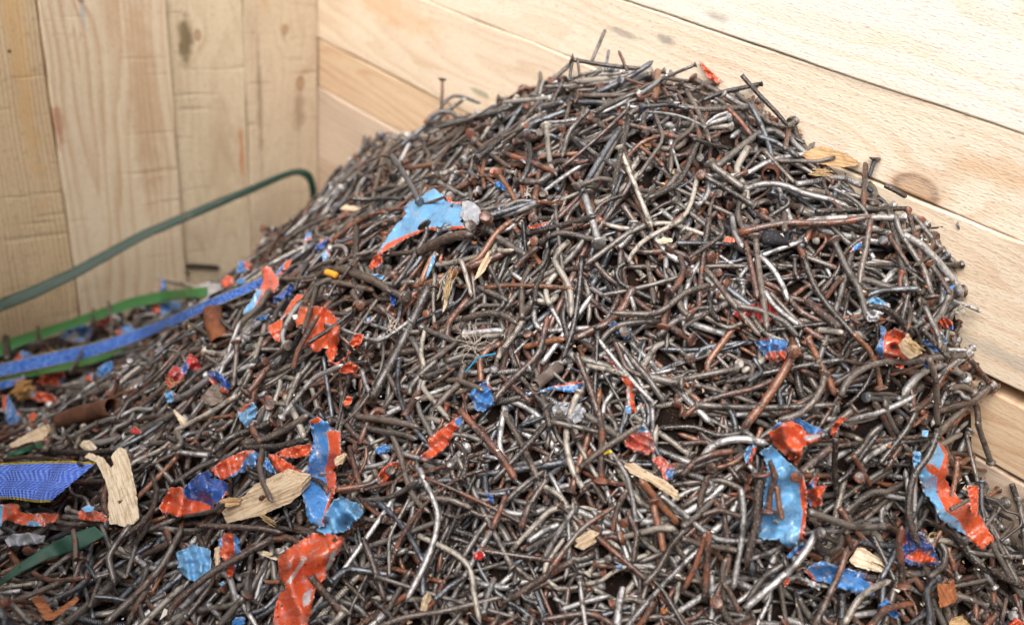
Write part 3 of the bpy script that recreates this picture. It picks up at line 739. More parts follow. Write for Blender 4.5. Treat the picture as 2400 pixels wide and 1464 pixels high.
# crop | outline | paint | second paint | areas of the second paint | wear | crumple mm | lift mm | short phrase for neighbours | label
SHREDS = [
('F', '882,596 903,562 918,541 952,500 944,487 975,465 1015,442 1040,458 1042,470 1080,478 1086,500 1078,520 1097,536 1050,541 995,541 940,566 890,597', 'lb', 'o', ['876,606 905,570 950,551 1000,533 1100,528 1100,548 1000,553 950,572 900,600'], .0, 4, 8, 'large pale blue sheet', 'largest pale blue metal sheet with orange hem, upper middle of the heap'),
('a', '1540,1450 1590,1330 1630,1275 1740,1250 1735,1390 1650,1465 1560,1470', 'o', 'b', ['1640,1440 1750,1370 1750,1500 1640,1500'], .2, 3, 4, '', 'pleated orange strip hanging under the point of the large pale blue sheet'),
('b', '305,60 330,20 440,35 460,80 520,140 550,220 545,300 480,390 440,370 160,650 50,690 60,640 130,540 210,400 215,330 300,330 330,220', 'p', 'lb', ['20,720 205,330 330,360 170,660'], .5, 4, 8, 'scuffed pinkish flap with blue tail', 'scuffed pinkish orange metal flap with pale blue tail at the webbing end'),
('b', '500,120 600,0 660,-20 685,60 600,130 545,165 520,140', 'b', 'o', ['520,160 640,15 700,-30 700,80 560,190'], .1, 2, 4, '', 'narrow blue strip with orange edge just above the scuffed pinkish flap'),
('b', '470,440 560,400 720,250 770,250 740,380 640,470 540,530 480,520', 'db', 'b', [], .05, 3, 3, '', 'deep blue panel under nails right beside the scuffed pinkish flap'),
('b', '850,580 920,590 1080,560 1180,580 1300,680 1350,760 1380,900 1370,1080 1350,1120 1350,1200 1300,1320 1240,1350 1190,1230 1190,1140 1080,1200 1000,1190 960,1110 900,1110 920,1020 880,960 860,880 790,860 775,780 800,720 810,650', 'o', 'db', [], .08, 6, 8, 'big glossy orange loop', 'big glossy orange metal piece curled into a loop, crossed by a dark nail'),
('b', '700,520 800,400 900,400 880,450 800,500 700,650 600,760 600,850 590,940 570,1060 480,1020 430,940 380,880 400,840 560,750 640,640', 'o', 'b', [], .12, 4, 5, 'ragged orange strip', 'ragged orange strip pinned by a pale nail left of the orange loop'),
('b', '1360,1380 1230,1390 1220,1300 1300,1330 1350,1340 1480,1250 1500,1200 1480,1150 1540,1200 1500,1270', 'o', 's', [], .1, 3, 5, '', 'thin curled orange ribbon with white edges at the foot of the orange loop'),
('b', '1510,1100 1560,1060 1620,950 1730,980 1690,1060 1680,1130 1630,1160 1540,1130', 'o', 'db', ['1650,1060 1760,980 1740,1120 1690,1130'], .05, 4, 4, '', 'small folded orange square right of the big orange loop'),
('b', '1400,1460 1440,1380 1500,1320 1580,1350 1640,1400 1650,1440 1600,1490 1480,1520', 'o', 'b', [], .1, 3, 3, '', 'orange scrap poking out below the curled orange ribbon'),
('b', '190,790 260,710 370,700 420,670 420,710 350,760 260,790', 'b', 'o', [], .05, 2, 3, '', 'flat blue sliver beneath the scuffed flap with blue tail'),
('a', '780,1230 830,1150 900,1060 1010,1020 960,1120 920,1200 830,1240', 'db', 'o', ['860,1110 910,1050 1000,1010 900,1100'], .1, 3, 3, 'deep blue leaf', 'deep blue metal leaf under black nails left of the large pale blue sheet'),
('a', '660,1050 690,980 740,960 770,990 740,1060 680,1100', 'b', 'o', ['650,1080 760,1010 780,1060 690,1130'], .05, 2, 3, '', 'little blue flag with orange underside near the heap edge by the corner'),
('a', '900,1270 960,1210 1010,1210 1030,1290 960,1350 920,1370', 'lb', 'o', ['960,1210 1000,1200 1040,1300 1000,1290'], .45, 2, 3, '', 'small scuffed pale blue chip below the deep blue metal leaf'),
('a', '310,1460 400,1360 500,1320 480,1380 430,1480', 'b', 'o', ['360,1480 400,1370 520,1310 450,1480'], .2, 2, 3, '', 'orange and blue strip at the foot of the heap beside the corner'),
('c', '860,710 920,670 970,690 950,740 870,745', 'o', 'b', [], .1, 1, 2, '', 'tiny red-orange fleck above the square blue fleck, upper heap'),
('c', '910,870 1000,840 1030,800 1060,850 1110,800 1130,960 1060,980 980,950', 'b', 'o', [], .0, 2, 3, 'square blue fleck', 'small flat blue fleck right of the large pale blue sheet'),
('c', '265,1075 330,1070 350,1130 470,1130 480,1165 300,1140', 'o', 'b', [], .1, 1, 4, '', 'orange tab at the upper right corner of the large pale blue sheet'),
('4', '1130,1150 1160,1080 1190,1040 1240,1060 1300,960 1330,970 1390,1050 1360,1080 1290,1060 1270,1110 1220,1170 1160,1200', 'r', 'db', ['1235,985 1250,985 1295,1040 1285,1105 1245,1090'], .35, 4, 5, 'crumpled crimson scrap', 'crumpled crimson scrap with a deep blue lip below the blue webbing'),
('4', '1420,1080 1480,1075 1560,1140 1590,1190 1560,1240 1500,1220 1440,1150', 'db', 'o', ['1400,1090 1430,1120 1580,1225 1560,1260 1430,1170'], .05, 4, 4, 'curved deep blue strip', 'curved deep blue strip with an orange rim right of the crimson scrap'),
('4', '1125,1230 1190,1210 1210,1240 1190,1290 1150,1310', 'lb', 'o', ['1190,1240 1230,1230 1200,1280'], .1, 2, 3, '', 'small pale blue tab directly below the crimson scrap'),
('4', '220,1190 270,1120 310,1060 370,1035 440,1080 455,1130 420,1180 330,1190 240,1220', 'o', 'b', ['400,1150 470,1120 440,1190'], .1, 5, 8, 'bent orange plate', 'bent orange plate leaning on the blue webbing at the far left'),
('4', '150,1250 230,1220 340,1230 410,1290 330,1300 260,1290', 'o', 'lb', ['140,1250 240,1210 240,1240 180,1260'], .15, 3, 4, '', 'flat orange flap lying below the bent orange plate'),
('4', '660,1070 740,1010 790,1015 760,1080 690,1130 670,1110', 'b', 'o', [], .1, 3, 5, '', 'blue folded plate just below the blue webbing'),
('4', '580,1140 620,1090 640,1100 630,1150', 'o', 'b', ['612,1080 650,1090 640,1160'], .1, 1, 4, '', 'tiny orange and blue tab left of the blue folded plate'),
('4', '400,850 470,790 560,760 640,780 620,850 560,890 440,870', 'b', 's', ['430,880 520,800 560,840 480,900'], .5, 4, 5, 'worn blue plate', 'worn blue and silver plate between the green strap and the blue webbing'),
('4', '790,830 830,780 900,770 930,800 870,840', 'b', 'o', ['780,840 830,770 840,830'], .1, 2, 4, '', 'blue chip with orange end touching the blue webbing from behind'),
('4', '650,770 700,720 750,710 740,760 690,790', 'r', 's', [], .5, 2, 4, '', 'scuffed crimson chip right of the worn blue plate'),
('4', '1010,650 1080,620 1180,600 1240,610 1240,650 1150,690 1030,690', 'b', 'o', ['1040,630 1100,620 1100,690 1040,700'], .3, 3, 4, '', 'blue and orange scrap under the light green strap, left of the silver foil'),
('4', '1500,480 1560,420 1600,440 1610,480 1540,510', 'o', 's', [], .3, 2, 4, '', 'scuffed orange scrap behind the blue webbing, right of the silver foil'),
('4', '1620,400 1640,330 1680,320 1730,350 1710,390 1640,410', 'b', 'o', ['1670,310 1740,340 1720,400 1680,370'], .1, 3, 6, 'upright blue and orange scrap', 'upright blue and orange scrap at the foot of the upright plank wall'),
('4', '1610,470 1660,440 1690,460 1650,490', 'b', 'o', [], .1, 1, 4, '', 'small blue fleck just in front of the upright blue and orange scrap'),
('4', '1090,520 1100,450 1125,450 1140,510 1120,540', 'b', 'o', ['1080,540 1095,440 1108,450 1100,540'], .05, 2, 8, '', 'narrow blue tab with orange side standing above the light green strap'),
('4', '90,1000 150,940 230,960 220,1010 110,1015', 'b', 'o', ['80,1010 140,940 150,1000 100,1020'], .1, 3, 5, '', 'blue scrap with orange end above the blue webbing at the far left'),
('4', '10,1240 60,1250 110,1350 160,1380 130,1440 60,1460 20,1350', 'b', 'o', ['0,1230 50,1250 40,1360 0,1380', '110,1350 180,1370 140,1420'], .5, 4, 4, 'crumpled blue and orange wad', 'crumpled blue and orange wad at the left edge below the webbing'),
('4', '190,1390 220,1360 250,1370 240,1420 205,1420', 'o', 'b', [], .3, 1, 3, '', 'tiny orange fleck right of the blue and orange wad'),
('4', '1630,1360 1680,1310 1740,1290 1770,1340 1740,1440 1690,1470 1640,1410', 'lb', 'o', ['1630,1370 1680,1300 1740,1290 1700,1330 1660,1360'], .6, 3, 4, 'scuffed pale blue wad', 'scuffed pale blue and silver wad in the middle of the left slope'),
('7', '2120,60 2180,35 2260,80 2280,130 2340,130 2340,300 2300,420 2310,520 2270,640 2230,780 2190,800 2110,740 2080,600 2075,480 2110,380 2130,290 2150,200', 'b', 'o', ['2240,130 2420,100 2330,420 2310,560 2240,780 2200,780 2265,560 2225,420 2260,260', '2110,70 2180,30 2220,60 2150,90'], .3, 6, 9, 'tall crumpled blue and orange strip', 'tall crumpled strip, blue on one side and orange on the other'),
('7', '2240,690 2280,620 2342,580 2480,640 2500,700 2440,760 2380,820 2240,850 2170,820', 'lb', 'o', [], .05, 6, 8, 'smooth pale blue fold', 'smooth pale blue fold under the tall crumpled strip'),
('7', '1910,990 1990,930 2150,830 2300,840 2370,870 2342,930 2300,1010 2230,1150 2170,1200 2140,1330 2110,1500 1880,1500 1880,1390 1900,1290 1930,1230 1960,1200 1910,1130', 'o', 's', ['2270,980 2330,900 2260,1100 2230,1080', '2080,1250 2150,1200 2120,1320 2080,1340', '1955,1180 1990,1180 2110,1000 2095,985'], .12, 6, 10, 'largest orange sheet', 'largest orange metal sheet with silver scratches, cut by the bottom of the picture'),
('7', '1835,290 1900,295 2000,360 2075,410 2075,480 1990,470 1920,430 1870,370', 'o', 's', [], .15, 4, 7, '', 'shiny orange leaf lying on the squared wood offcut'),
('7', '1880,290 1960,250 2130,215 2150,260 2100,310 1980,320', 'o', 's', [], .3, 3, 5, '', 'long orange scrap running into the tall crumpled strip from behind'),
('7', '1440,390 1520,340 1660,270 1730,260 1780,290 1760,370 1700,400 1600,450 1520,470 1470,430', 'o', 'b', ['1520,480 1640,400 1700,300 1790,250 1800,380 1600,480'], .35, 5, 5, 'slanting orange and blue scrap', 'slanting scrap, orange above and blue below, behind the squared wood offcut'),
('7', '1800,370 1830,310 1870,370 1900,430 1850,420', 'b', 'o', [], .15, 2, 6, '', 'narrow blue piece wedged beneath the shiny orange leaf'),
('7', '1090,660 1130,580 1180,515 1260,520 1300,480 1370,420 1430,410 1480,460 1560,490 1570,560 1480,640 1440,690 1250,725 1130,700', 'o', 'db', ['1250,545 1290,480 1400,400 1590,480 1540,570 1470,660 1390,620 1290,600'], .1, 7, 8, 'orange and deep blue cup', 'cupped piece, orange outside and deep blue inside, left of the wood offcut'),
('7', '1210,960 1260,945 1330,910 1400,930 1445,950 1450,1090 1410,1140 1340,1170 1290,1150 1220,1090', 'lb', 's', [], .05, 3, 8, 'rounded pale blue plate', 'rounded pale blue plate with a brown streak near the bottom'),
('7', '1490,880 1540,830 1600,830 1640,870 1665,990 1620,1060 1600,1130 1550,1140 1560,1080 1510,980', 'o', 'b', ['1480,890 1520,860 1530,930 1500,930', '1600,830 1700,900 1680,1000 1600,1080 1610,960'], .3, 5, 6, 'orange and blue twist', 'twisted orange and blue strip right of the rounded pale blue plate'),
('7', '0,640 60,630 130,640 140,690 240,700 400,690 410,740 290,790 150,780 40,740 -20,830 -30,640', 'o', 'lb', ['-30,630 20,640 10,830 -40,830', '180,760 240,745 300,790 200,800'], .5, 4, 5, 'long scuffed orange strip', 'long scuffed orange strip under the cut end of blue webbing'),
('7', '530,690 600,660 660,680 740,720 740,760 620,750 540,740', 'o', 'lb', ['560,650 650,640 640,690 580,690'], .45, 3, 5, '', 'scuffed orange strip between the long orange strip and split white wood'),
('7', '560,660 600,640 650,650 640,680 580,690', 'lb', 'o', [], .2, 1, 8, '', 'tiny pale blue flake below the cut webbing'),
('7', '1590,1440 1620,1410 1680,1410 1680,1450 1640,1490 1600,1490', 'b', 'o', [], .1, 2, 4, '', 'blue corner left of the largest orange sheet at the bottom'),
('7', '1500,1180 1530,1160 1545,1180 1520,1205', 'lb', 'o', [], .1, 1, 3, '', 'tiny pale blue flake below the orange and blue twist'),
('7', '890,130 930,100 975,140 960,155 900,150', 'r', 's', [], .3, 1, 3, '', 'tiny crimson flake near the middle of the left slope'),
('5', '870,1240 930,1180 990,1150 1030,1190 1040,1250 1050,1310 980,1360 920,1350 900,1290', 'b', 'o', ['985,1140 1050,1180 1020,1215'], .3, 4, 6, 'scratched blue scrap', 'scratched blue scrap with a small orange corner, centre of the heap'),
('5', '1250,1230 1350,1210 1460,1180 1560,1160 1660,1150 1660,1180 1600,1230 1540,1225 1480,1210 1330,1235 1260,1265', 'b', 'o', ['1440,1150 1680,1140 1680,1165 1460,1190'], .15, 3, 5, 'thin blue ribbon', 'thin blue ribbon with orange edge lying level in the centre'),
('5', '1790,980 1830,985 1920,1080 1990,1150 2010,1190 2010,1290 2030,1360 1990,1380 1950,1370 1960,1280 1950,1180 1900,1090', 'o', 's', ['1960,1180 1985,1180 1975,1300 1955,1300'], .2, 4, 6, 'folded orange ribbon', 'folded orange ribbon with silver streak hanging down the centre'),
('5', '1950,1320 1985,1310 1990,1375 1955,1372', 'lb', 'o', [], .1, 1, 9, '', 'tiny pale blue tip at the bottom of the folded orange ribbon'),
('5', '575,450 620,300 645,260 640,330 600,430', 'lb', 'o', [], .05, 1, 5, '', 'pale blue sliver standing among brown nails below the large pale blue sheet'),
('5', '665,330 680,280 695,280 685,340', 'o', 'b', [], .05, 1, 4, '', 'orange sliver right of the pale blue sliver'),
('5', '1270,90 1350,70 1420,55 1420,75 1350,105 1280,110', 'o', 'b', ['1360,95 1430,65 1430,90'], .1, 2, 5, 'narrow orange strip', 'narrow orange strip with blue end right of the large pale blue sheet'),
('5', '1830,770 1870,730 1900,760 1990,790 1970,870 1900,840', 'b', 'r', [], .1, 2, 4, 'flat mid-blue fleck', 'flat mid-blue fleck behind a nail head in the centre right'),
('5', '330,540 380,520 375,600 355,655 335,600', 'db', 'b', [], .0, 2, 6, '', 'dark blue point hanging beside a nail head left of centre'),
('5', '180,420 250,410 300,430 280,465 220,450', 'lb', 'o', [], .3, 2, 3, '', 'pale blue crumb between grey nails left of the dark blue point'),
('5', '170,720 200,710 205,750 180,760', 'b', 'o', [], .0, 1, 3, '', 'tiny blue fleck left of the dark blue point'),
('5', '50,890 100,820 160,830 130,900 80,920', 'o', 'db', [], .05, 3, 3, '', 'small folded orange scrap right of the curled orange ribbon'),
('5', '-20,1090 0,1050 60,1010 130,1060 100,1090 20,1100', 'o', 's', [], .2, 3, 4, '', 'glossy orange patch under grey nails below the folded orange scrap'),
('5', '10,1300 40,1250 80,1260 70,1300 30,1330', 'o', 'b', [], .1, 2, 3, '', 'orange chip below the glossy orange patch'),
('5', '1590,1430 1600,1400 1610,1440', 'b', 'o', [], .0, 1, 2, '', 'minute blue fleck below the thin blue ribbon'),
('8', '595,190 640,150 700,110 770,50 830,30 830,80 780,150 740,220 690,280 640,310 560,340 520,320 600,260', 'o', 'b', ['775,60 850,10 840,110 785,95', '480,350 520,300 560,300 540,350'], .12, 4, 6, 'long glossy orange strip', 'long glossy orange strip with blue tip lying aslant below the centre'),
('8', '230,480 270,400 340,340 390,350 370,430 340,460 270,500', 'o', 's', ['220,470 280,450 270,510 230,520'], .2, 4, 5, 'orange scrap under a dark disc', 'orange scrap half under a dark nail head, lower left of the glossy strip'),
('8', '225,260 300,220 340,240 320,280 240,290', 'b', 'o', [], .1, 2, 4, '', 'small blue scrap right of the tall crumpled strip'),
('8', '1940,230 1960,160 2010,120 2070,90 2110,130 2150,210 2150,280 2090,300 1990,270', 'p', 'lb', ['2000,110 2080,70 2120,130 2040,150'], .65, 4, 6, 'round scuffed pinkish scrap', 'round scuffed pinkish scrap with white creases, right of the centre'),
('8', '2130,330 2180,300 2230,330 2290,400 2270,470 2220,480 2190,410', 'p', 'b', ['2220,400 2300,390 2290,450 2240,470'], .6, 3, 5, '', 'scuffed silvery scrap with blue end below the round pinkish scrap'),
('8', '905,970 960,950 990,980 960,1020 910,1010', 'r', 'b', ['975,960 1010,980 990,1000'], .1, 2, 3, 'single red fleck', 'single red fleck with blue corner, lower centre of the heap'),
('8', '990,540 1040,580 1050,640 1010,610', 'db', 'b', [], .0, 1, 3, '', 'deep blue fleck between brown nails above the single red fleck'),
('8', '1880,1055 1920,1050 1930,1070 1890,1075', 'b', 'o', [], .1, 1, 3, '', 'minute blue fleck near the light wood chip, lower centre'),
('9', '615,100 680,60 790,40 900,100 990,130 980,160 870,150 760,70 700,80 640,120', 'b', 'lb', [], .05, 4, 5, '', 'mid-blue flap behind the wrinkled orange fold at lower right'),
('9', '585,140 640,120 700,70 760,65 830,110 850,150 940,130 1000,160 900,220 830,240 820,310 780,370 700,300 620,220', 'o', 's', ['830,170 1000,140 1000,165 840,200'], .12, 7, 9, 'wrinkled orange fold', 'wrinkled orange fold at the top of the long pale blue sheet, lower right'),
('9', '1010,150 1030,90 1080,35 1150,45 1090,80 1060,130 1045,185', 'o', 's', [], .05, 4, 9, '', 'curled orange strip with white edge right of the wrinkled orange fold'),
('9', '525,280 600,230 640,260 700,320 790,400 830,440 855,560 855,660 830,880 740,935 700,930 660,880 560,880 520,860 545,680 560,560 580,420 560,310', 'lb', 'o', ['795,500 820,430 880,540 870,720 840,920 790,950 822,700'], .03, 6, 9, 'long pale blue sheet', 'long pale blue sheet with an orange edge at lower right'),
('9', '710,990 760,940 830,900 850,930 790,980 730,1010', 'b', 'o', ['740,1010 830,930 870,930 780,1010'], .1, 3, 6, '', 'blue tail with orange edge under the long pale blue sheet'),
('9', '850,510 910,440 940,450 915,510 1000,500 960,570 960,640 880,665 860,600', 'o', 'b', ['850,520 910,450 900,520 860,540', '850,600 885,600 885,670 850,650'], .35, 4, 6, '', 'star shaped orange and blue scrap touching the long pale blue sheet'),
('9', '415,270 470,225 515,240 480,330 460,370 430,340', 'lb', 'o', ['480,250 530,230 470,380 445,360'], .05, 3, 6, 'small pale blue flag', 'small pale blue flag with orange side left of the wrinkled orange fold'),
('9', '1690,230 1720,155 1760,210 1820,280 1830,420 1800,460 1840,520 1900,600 1960,620 2030,680 2080,780 2140,880 2060,950 1970,890 1930,840 1850,800 1770,740 1700,610 1650,550 1620,440 1650,340', 'lb', 'o', ['1710,140 1850,280 1850,420 1900,590 2040,670 2160,880 2050,970 1960,870 1890,740 1810,690 1745,560 1745,450 1690,420 1660,370 1700,350 1760,400 1800,300 1780,260'], .25, 6, 9, 'long torn blue and orange strip', 'long torn blue and orange strip against the level plank wall at lower right'),
('9', '1575,330 1580,270 1630,270 1640,330 1590,390', 'lb', 'o', [], .05, 2, 6, '', 'pale blue tab left of the long torn blue and orange strip'),
('9', '1640,170 1645,125 1690,130 1680,175', 'lb', 's', [], .3, 1, 6, '', 'tiny pale blue square above the long torn blue and orange strip'),
('9', '1950,500 2030,510 2030,640 2020,720 1980,700 1960,580', 'o', 'b', ['1940,490 1990,490 1960,515'], .1, 3, 6, '', 'upright red-orange tab beside the wall right of the long torn strip'),
('9', '1480,820 1520,800 1570,840 1640,820 1700,880 1750,1000 1760,1050 1660,1060 1540,1050 1510,980 1490,920', 'db', 'o', ['1480,830 1530,810 1540,900 1490,940', '1520,1000 1620,940 1760,1020 1660,1050'], .4, 5, 6, 'crumpled deep blue wad', 'crumpled deep blue and orange wad between the torn strip and wood fibres'),
('9', '830,1090 890,1050 960,1020 1040,1050 1180,1090 1260,1110 1310,1180 1320,1260 1250,1270 1160,1240 1060,1210 960,1160 900,1160', 'b', 'o', ['820,1090 850,1070 930,1170 890,1180', '1240,1100 1330,1190 1330,1230 1250,1140'], .3, 5, 7, 'wide crumpled blue strip', 'wide crumpled blue strip below the long pale blue sheet'),
('9', '800,1130 850,1140 940,1180 940,1225 860,1190', 's', 'b', [], .2, 3, 6, '', 'bare silver flap at the left end of the wide crumpled blue strip'),
('9', '1340,1330 1400,1270 1440,1330 1510,1400 1460,1420 1390,1380', 'b', 'o', ['1410,1270 1460,1330 1520,1400 1490,1400'], .2, 3, 5, '', 'blue scrap with orange edge below the wide crumpled blue strip'),
('9', '2230,1450 2280,1410 2340,1440 2380,1480 2240,1490', 'o', 's', [], .1, 3, 5, '', 'orange scrap in the bottom right corner'),
('9', '680,1160 720,1120 740,1160 700,1205', 'o', 's', [], .2, 2, 4, '', 'small red-orange leaf left of the bare silver flap'),
('9', '580,1110 610,1090 650,1110 620,1140', 'b', 'o', [], .1, 2, 4, '', 'small blue chip left of the red-orange leaf at the bottom'),
('6', '270,190 310,155 360,175 360,200 300,200', 'o', 's', [], .05, 2, 4, 'orange dome', 'small orange dome left of the black tube on the upper right slope'),
('6', '1140,270 1180,220 1230,190 1230,225 1180,260', 'b', 'o', ['1130,280 1160,240 1180,260 1150,280', '1200,190 1240,185 1225,210'], .1, 2, 3, '', 'small blue and orange chip right of the black tube'),
('6', '340,690 400,650 480,620 560,590 640,600 650,690 600,740 540,760 480,730 400,740', 'r', 'b', ['370,730 400,730 395,760'], .12, 4, 2, 'red-orange piece under nails', 'red-orange piece largely covered by grey nails on the right slope'),
('6', '490,880 560,850 640,850 720,880 720,950 700,1010 620,1035 570,990 530,930', 'b', 'o', ['560,1000 580,950 700,940 720,1000 640,1050', '530,860 580,820 600,860 560,870'], .5, 5, 6, 'rusted blue and orange cap', 'rusted cap with blue and orange paint at the end of an orange nail'),
('6', '1320,930 1360,850 1350,770 1390,780 1400,820 1450,780 1490,800 1560,850 1570,900 1540,960 1540,1020 1510,1070 1440,1040 1370,1000', 'o', 'b', ['1300,940 1350,860 1340,760 1400,770 1375,900 1380,1010'], .55, 5, 8, 'star shaped scuffed orange scrap', 'star shaped scuffed orange scrap with blue left side, right slope'),
('6', '1270,610 1310,570 1370,590 1430,640 1400,650 1320,640', 'lb', 's', ['1380,590 1440,640 1400,660'], .5, 3, 5, '', 'arched pale blue and silver strip above the star shaped orange scrap'),
('6', '1260,680 1310,660 1380,680 1330,740 1270,740', 's', 'b', [], .3, 2, 3, '', 'bare silver crumple below the arched pale blue strip'),
('6', '1650,710 1690,700 1740,760 1790,830 1820,890 1800,900 1740,840 1690,790', 'o', 'lb', ['1770,820 1830,810 1830,910 1790,890'], .2, 3, 6, 'orange strip by the wall', 'orange strip with blue lower end beside the level plank wall'),
('6', '1740,740 1780,700 1850,740 1860,790 1830,805 1760,770', 'o', 'db', ['1835,760 1880,770 1850,820 1820,800'], .12, 4, 7, '', 'rounded orange piece with blue end touching the level plank wall'),
('6', '1640,860 1690,870 1760,950 1740,960 1660,900', 'b', 'o', ['1650,850 1700,860 1720,890'], .05, 3, 5, '', 'rolled blue strip under the orange strip by the wall'),
('6', '1790,530 1830,500 1870,490 1850,530 1810,570', 'b', 'o', [], .0, 1, 3, '', 'small blue scrap behind the bright silver nail at the right edge'),
('6', '1640,1030 1700,990 1750,1000 1750,1030 1680,1070', 'o', 'b', ['1640,1040 1680,1010 1690,1080', '1690,1060 1760,1020 1750,1060'], .3, 3, 4, '', 'orange and blue scrap below the rolled blue strip'),
('F', '1638,143 1645,146 1672,172 1695,190 1680,196 1658,184', 'o', 's', [], .1, 2, 3, 'red-orange point on the crest', 'red-orange point standing up behind the crest of the heap'),
('d', '1170,930 1190,890 1280,890 1270,920 1190,950', 'db', 'o', ['1200,860 1290,850 1280,890'], .05, 1, 2, '', 'tiny deep blue chip just below the crest of the heap'),
]
SHRED_GROUP = 'torn painted metal shreds in the heap'
for i, (k, ol, c1, c2, sec, wear, amp, lift, lm, lab) in enumerate(SHREDS):
    O = cp(k, ol)
    small = max(O.max(0) - O.min(0)) < 34
    sheet('metal_shred', O, paint(c1, c2, wear), lab, 'metal shred', SHRED_GROUP, [cp(k, s) for s in sec], amp=amp / 1000 * (.8 if small else 1.7), lift=lift / 1000 * .6 + .001,
          folds=2 if small else 5, seed=i, q=.92, jag=.7 if small else 1.3)
    LAND.append((O.mean(0), lm)) if lm else None

# ------------------------------------------------------------------ bits of wood
def simple_wood(name, a, b, rough=.7):
    m = NT(name)
    x, y, z = m.sep(m.obj())
    n = m.noise(m.vec(m.math('MULTIPLY', x, 45.), m.math('MULTIPLY', y, 650.), m.math('MULTIPLY', z, 500.)), 1., 4., .6)
    p = m.noise(m.obj(), 140., 3.)
    col = m.mix(m.ramp(n, .4, .68), a, b)
    col = m.mix(m.ramp(p, .5, .75, 0., .5), col, tuple(c * .6 for c in b[:3]) + (1,))
    m.bump(n, .8, .0018)
    return m.out(Base_Color=col, Roughness=rough, Specular_IOR_Level=.25)
W_PALE = simple_wood('split_pine', lin(196, 180, 154), lin(160, 134, 102))
W_WHITE = simple_wood('fresh_split_wood', lin(214, 202, 178), lin(180, 158, 126))
W_BROWN = simple_wood('stained_wood', lin(168, 108, 72), lin(120, 74, 50))
W_GREY = simple_wood('old_wood', lin(178, 150, 112), lin(130, 98, 66))
FOIL = paint('s', 's', .3)
WOODBITS = [
('7', '580,310 680,350 730,420 780,360 760,310 790,270 830,290 860,380 900,570 905,620 920,770 850,790 800,770 750,770 740,640 745,570 720,470 660,350', W_WHITE, 7, 10, 'split white wood', 'split white wood splinter beside the cut end of blue webbing'),
('7', '1520,690 1690,600 1690,560 1800,510 1920,450 2010,480 2075,490 2070,560 2000,620 1800,710 1560,765', W_PALE, 13, 9, 'squared wood offcut', 'squared pale wood offcut under the shiny orange leaf'),
('8', '1940,370 2000,365 2100,430 2220,490 2300,560 2310,610 2230,560 2130,490 1980,420', W_PALE, 3, 6, 'pale wood splinter', 'pale wood splinter below the round scuffed pinkish scrap'),
('8', '1590,882 1690,832 1758,850 1718,880 1738,905 1660,948 1598,925 1622,902', W_PALE, 4, 4, 'light wood chip', 'light wood chip under crossing nails in the lower centre'),
('9', '1140,1022 1188,952 1232,955 1398,1066 1290,1026 1392,1112 1256,1054 1340,1100 1188,1062', W_WHITE, 4, 6, 'frayed wood fibres', 'frayed pale wood fibres above the wide crumpled blue strip'),
('9', '1745,1195 1842,1182 1866,1310 1765,1345', W_BROWN, 7, 4, 'red-brown wood block', 'red-brown wood block near the bottom right corner'),
('9', '1830,1440 1900,1420 1960,1480 1830,1490', W_GREY, 5, 4, '', 'tan wood chip cut by the bottom edge below the red-brown block'),
('3', '1010,970 1060,940 1130,920 1250,960 1350,1010 1370,1030 1240,1050 1150,1030 1060,1010', W_GREY, 3, 5, 'wood sliver by the wall', 'tan wood sliver against the level plank wall near the big knot'),
('a', '1150,640 1200,600 1330,620 1430,650 1370,670 1250,660', W_WHITE, 3, 4, '', 'small pale chip on the left shoulder of the heap'),
('5', '905,460 960,340 1010,260 1020,330 980,400 940,440', W_PALE, 2, 4, '', 'thin pale splinter below the large pale blue sheet'),
('5', '690,690 710,560 745,490 740,560 715,650', W_PALE, 2, 4, '', 'straw coloured splinter standing left of the thin pale splinter'),
('7', '220,1290 260,1280 340,1400 500,1290 520,1310 360,1430 310,1430', W_BROWN, 4, 6, 'forked red-brown stick', 'forked red-brown stick in the blurred lower left corner'),
('4', '1190,1350 1210,1370 1290,1440 1280,1464 1240,1450', W_WHITE, 2, 4, '', 'white splinter left of the scuffed pale blue wad'),
('7', '60,230 200,150 310,100 330,140 310,190 180,215 90,250', W_PALE, 5, 6, 'split stick end', 'pale split stick end above the blurred blue webbing end'),
('7', '545,230 560,212 600,215 650,265 640,280 590,268', W_WHITE, 4, 6, '', 'rounded pale wood nub behind the blackish rod'),
('7', '1760,970 1800,960 1860,980 1895,1020 1840,1000', W_WHITE, 2, 4, '', 'white splinter left of the largest orange sheet'),
('6', '2150,0 2160,0 2160,5', None, 0, 0, '', ''),
('5', '2160,190 2200,170 2260,180 2270,195 2190,215', W_WHITE, 2, 5, '', 'frayed pale splinter at the top of a brown nail, centre right'),
('6', '1480,900 1540,830 1620,950 1640,960 1560,1000 1500,950', W_PALE, 2, 7, '', 'papery tan splinter stuck behind the star shaped scrap'),
('7', '1500,620 1560,600 1650,610 1640,640 1560,660', W_GREY, 3, 4, '', 'tan sliver touching the left end of the squared wood offcut'),
('7', '1470,940 1500,930 1500,1080 1480,1150', W_PALE, 2, 5, '', 'narrow upright splinter left of the orange and blue twist'),
('8', '540,1360 560,1270 590,1240 610,1290 580,1370', W_PALE, 2, 4, '', 'narrow pale sliver near the bottom, right of the dark gritty hollow'),
('7', '2290,330 2342,300 2365,310 2350,360 2300,370', W_PALE, 4, 4, '', 'pale wood stub behind the tall crumpled strip'),
]
for i, (k, ol, mt, th, lift, lm, lab) in enumerate(WOODBITS):
    if mt is None: continue
    O = cp(k, ol)
    sheet('wood_splinter', O, mt, lab, 'wood splinter', 'bits of broken wood in the heap', amp=.0008, lift=lift / 1000, folds=1, seed=300 + i, q=.9, jag=.8, solid=th / 1000, step=4.5)
    LAND.append((O.mean(0), lm)) if lm else None

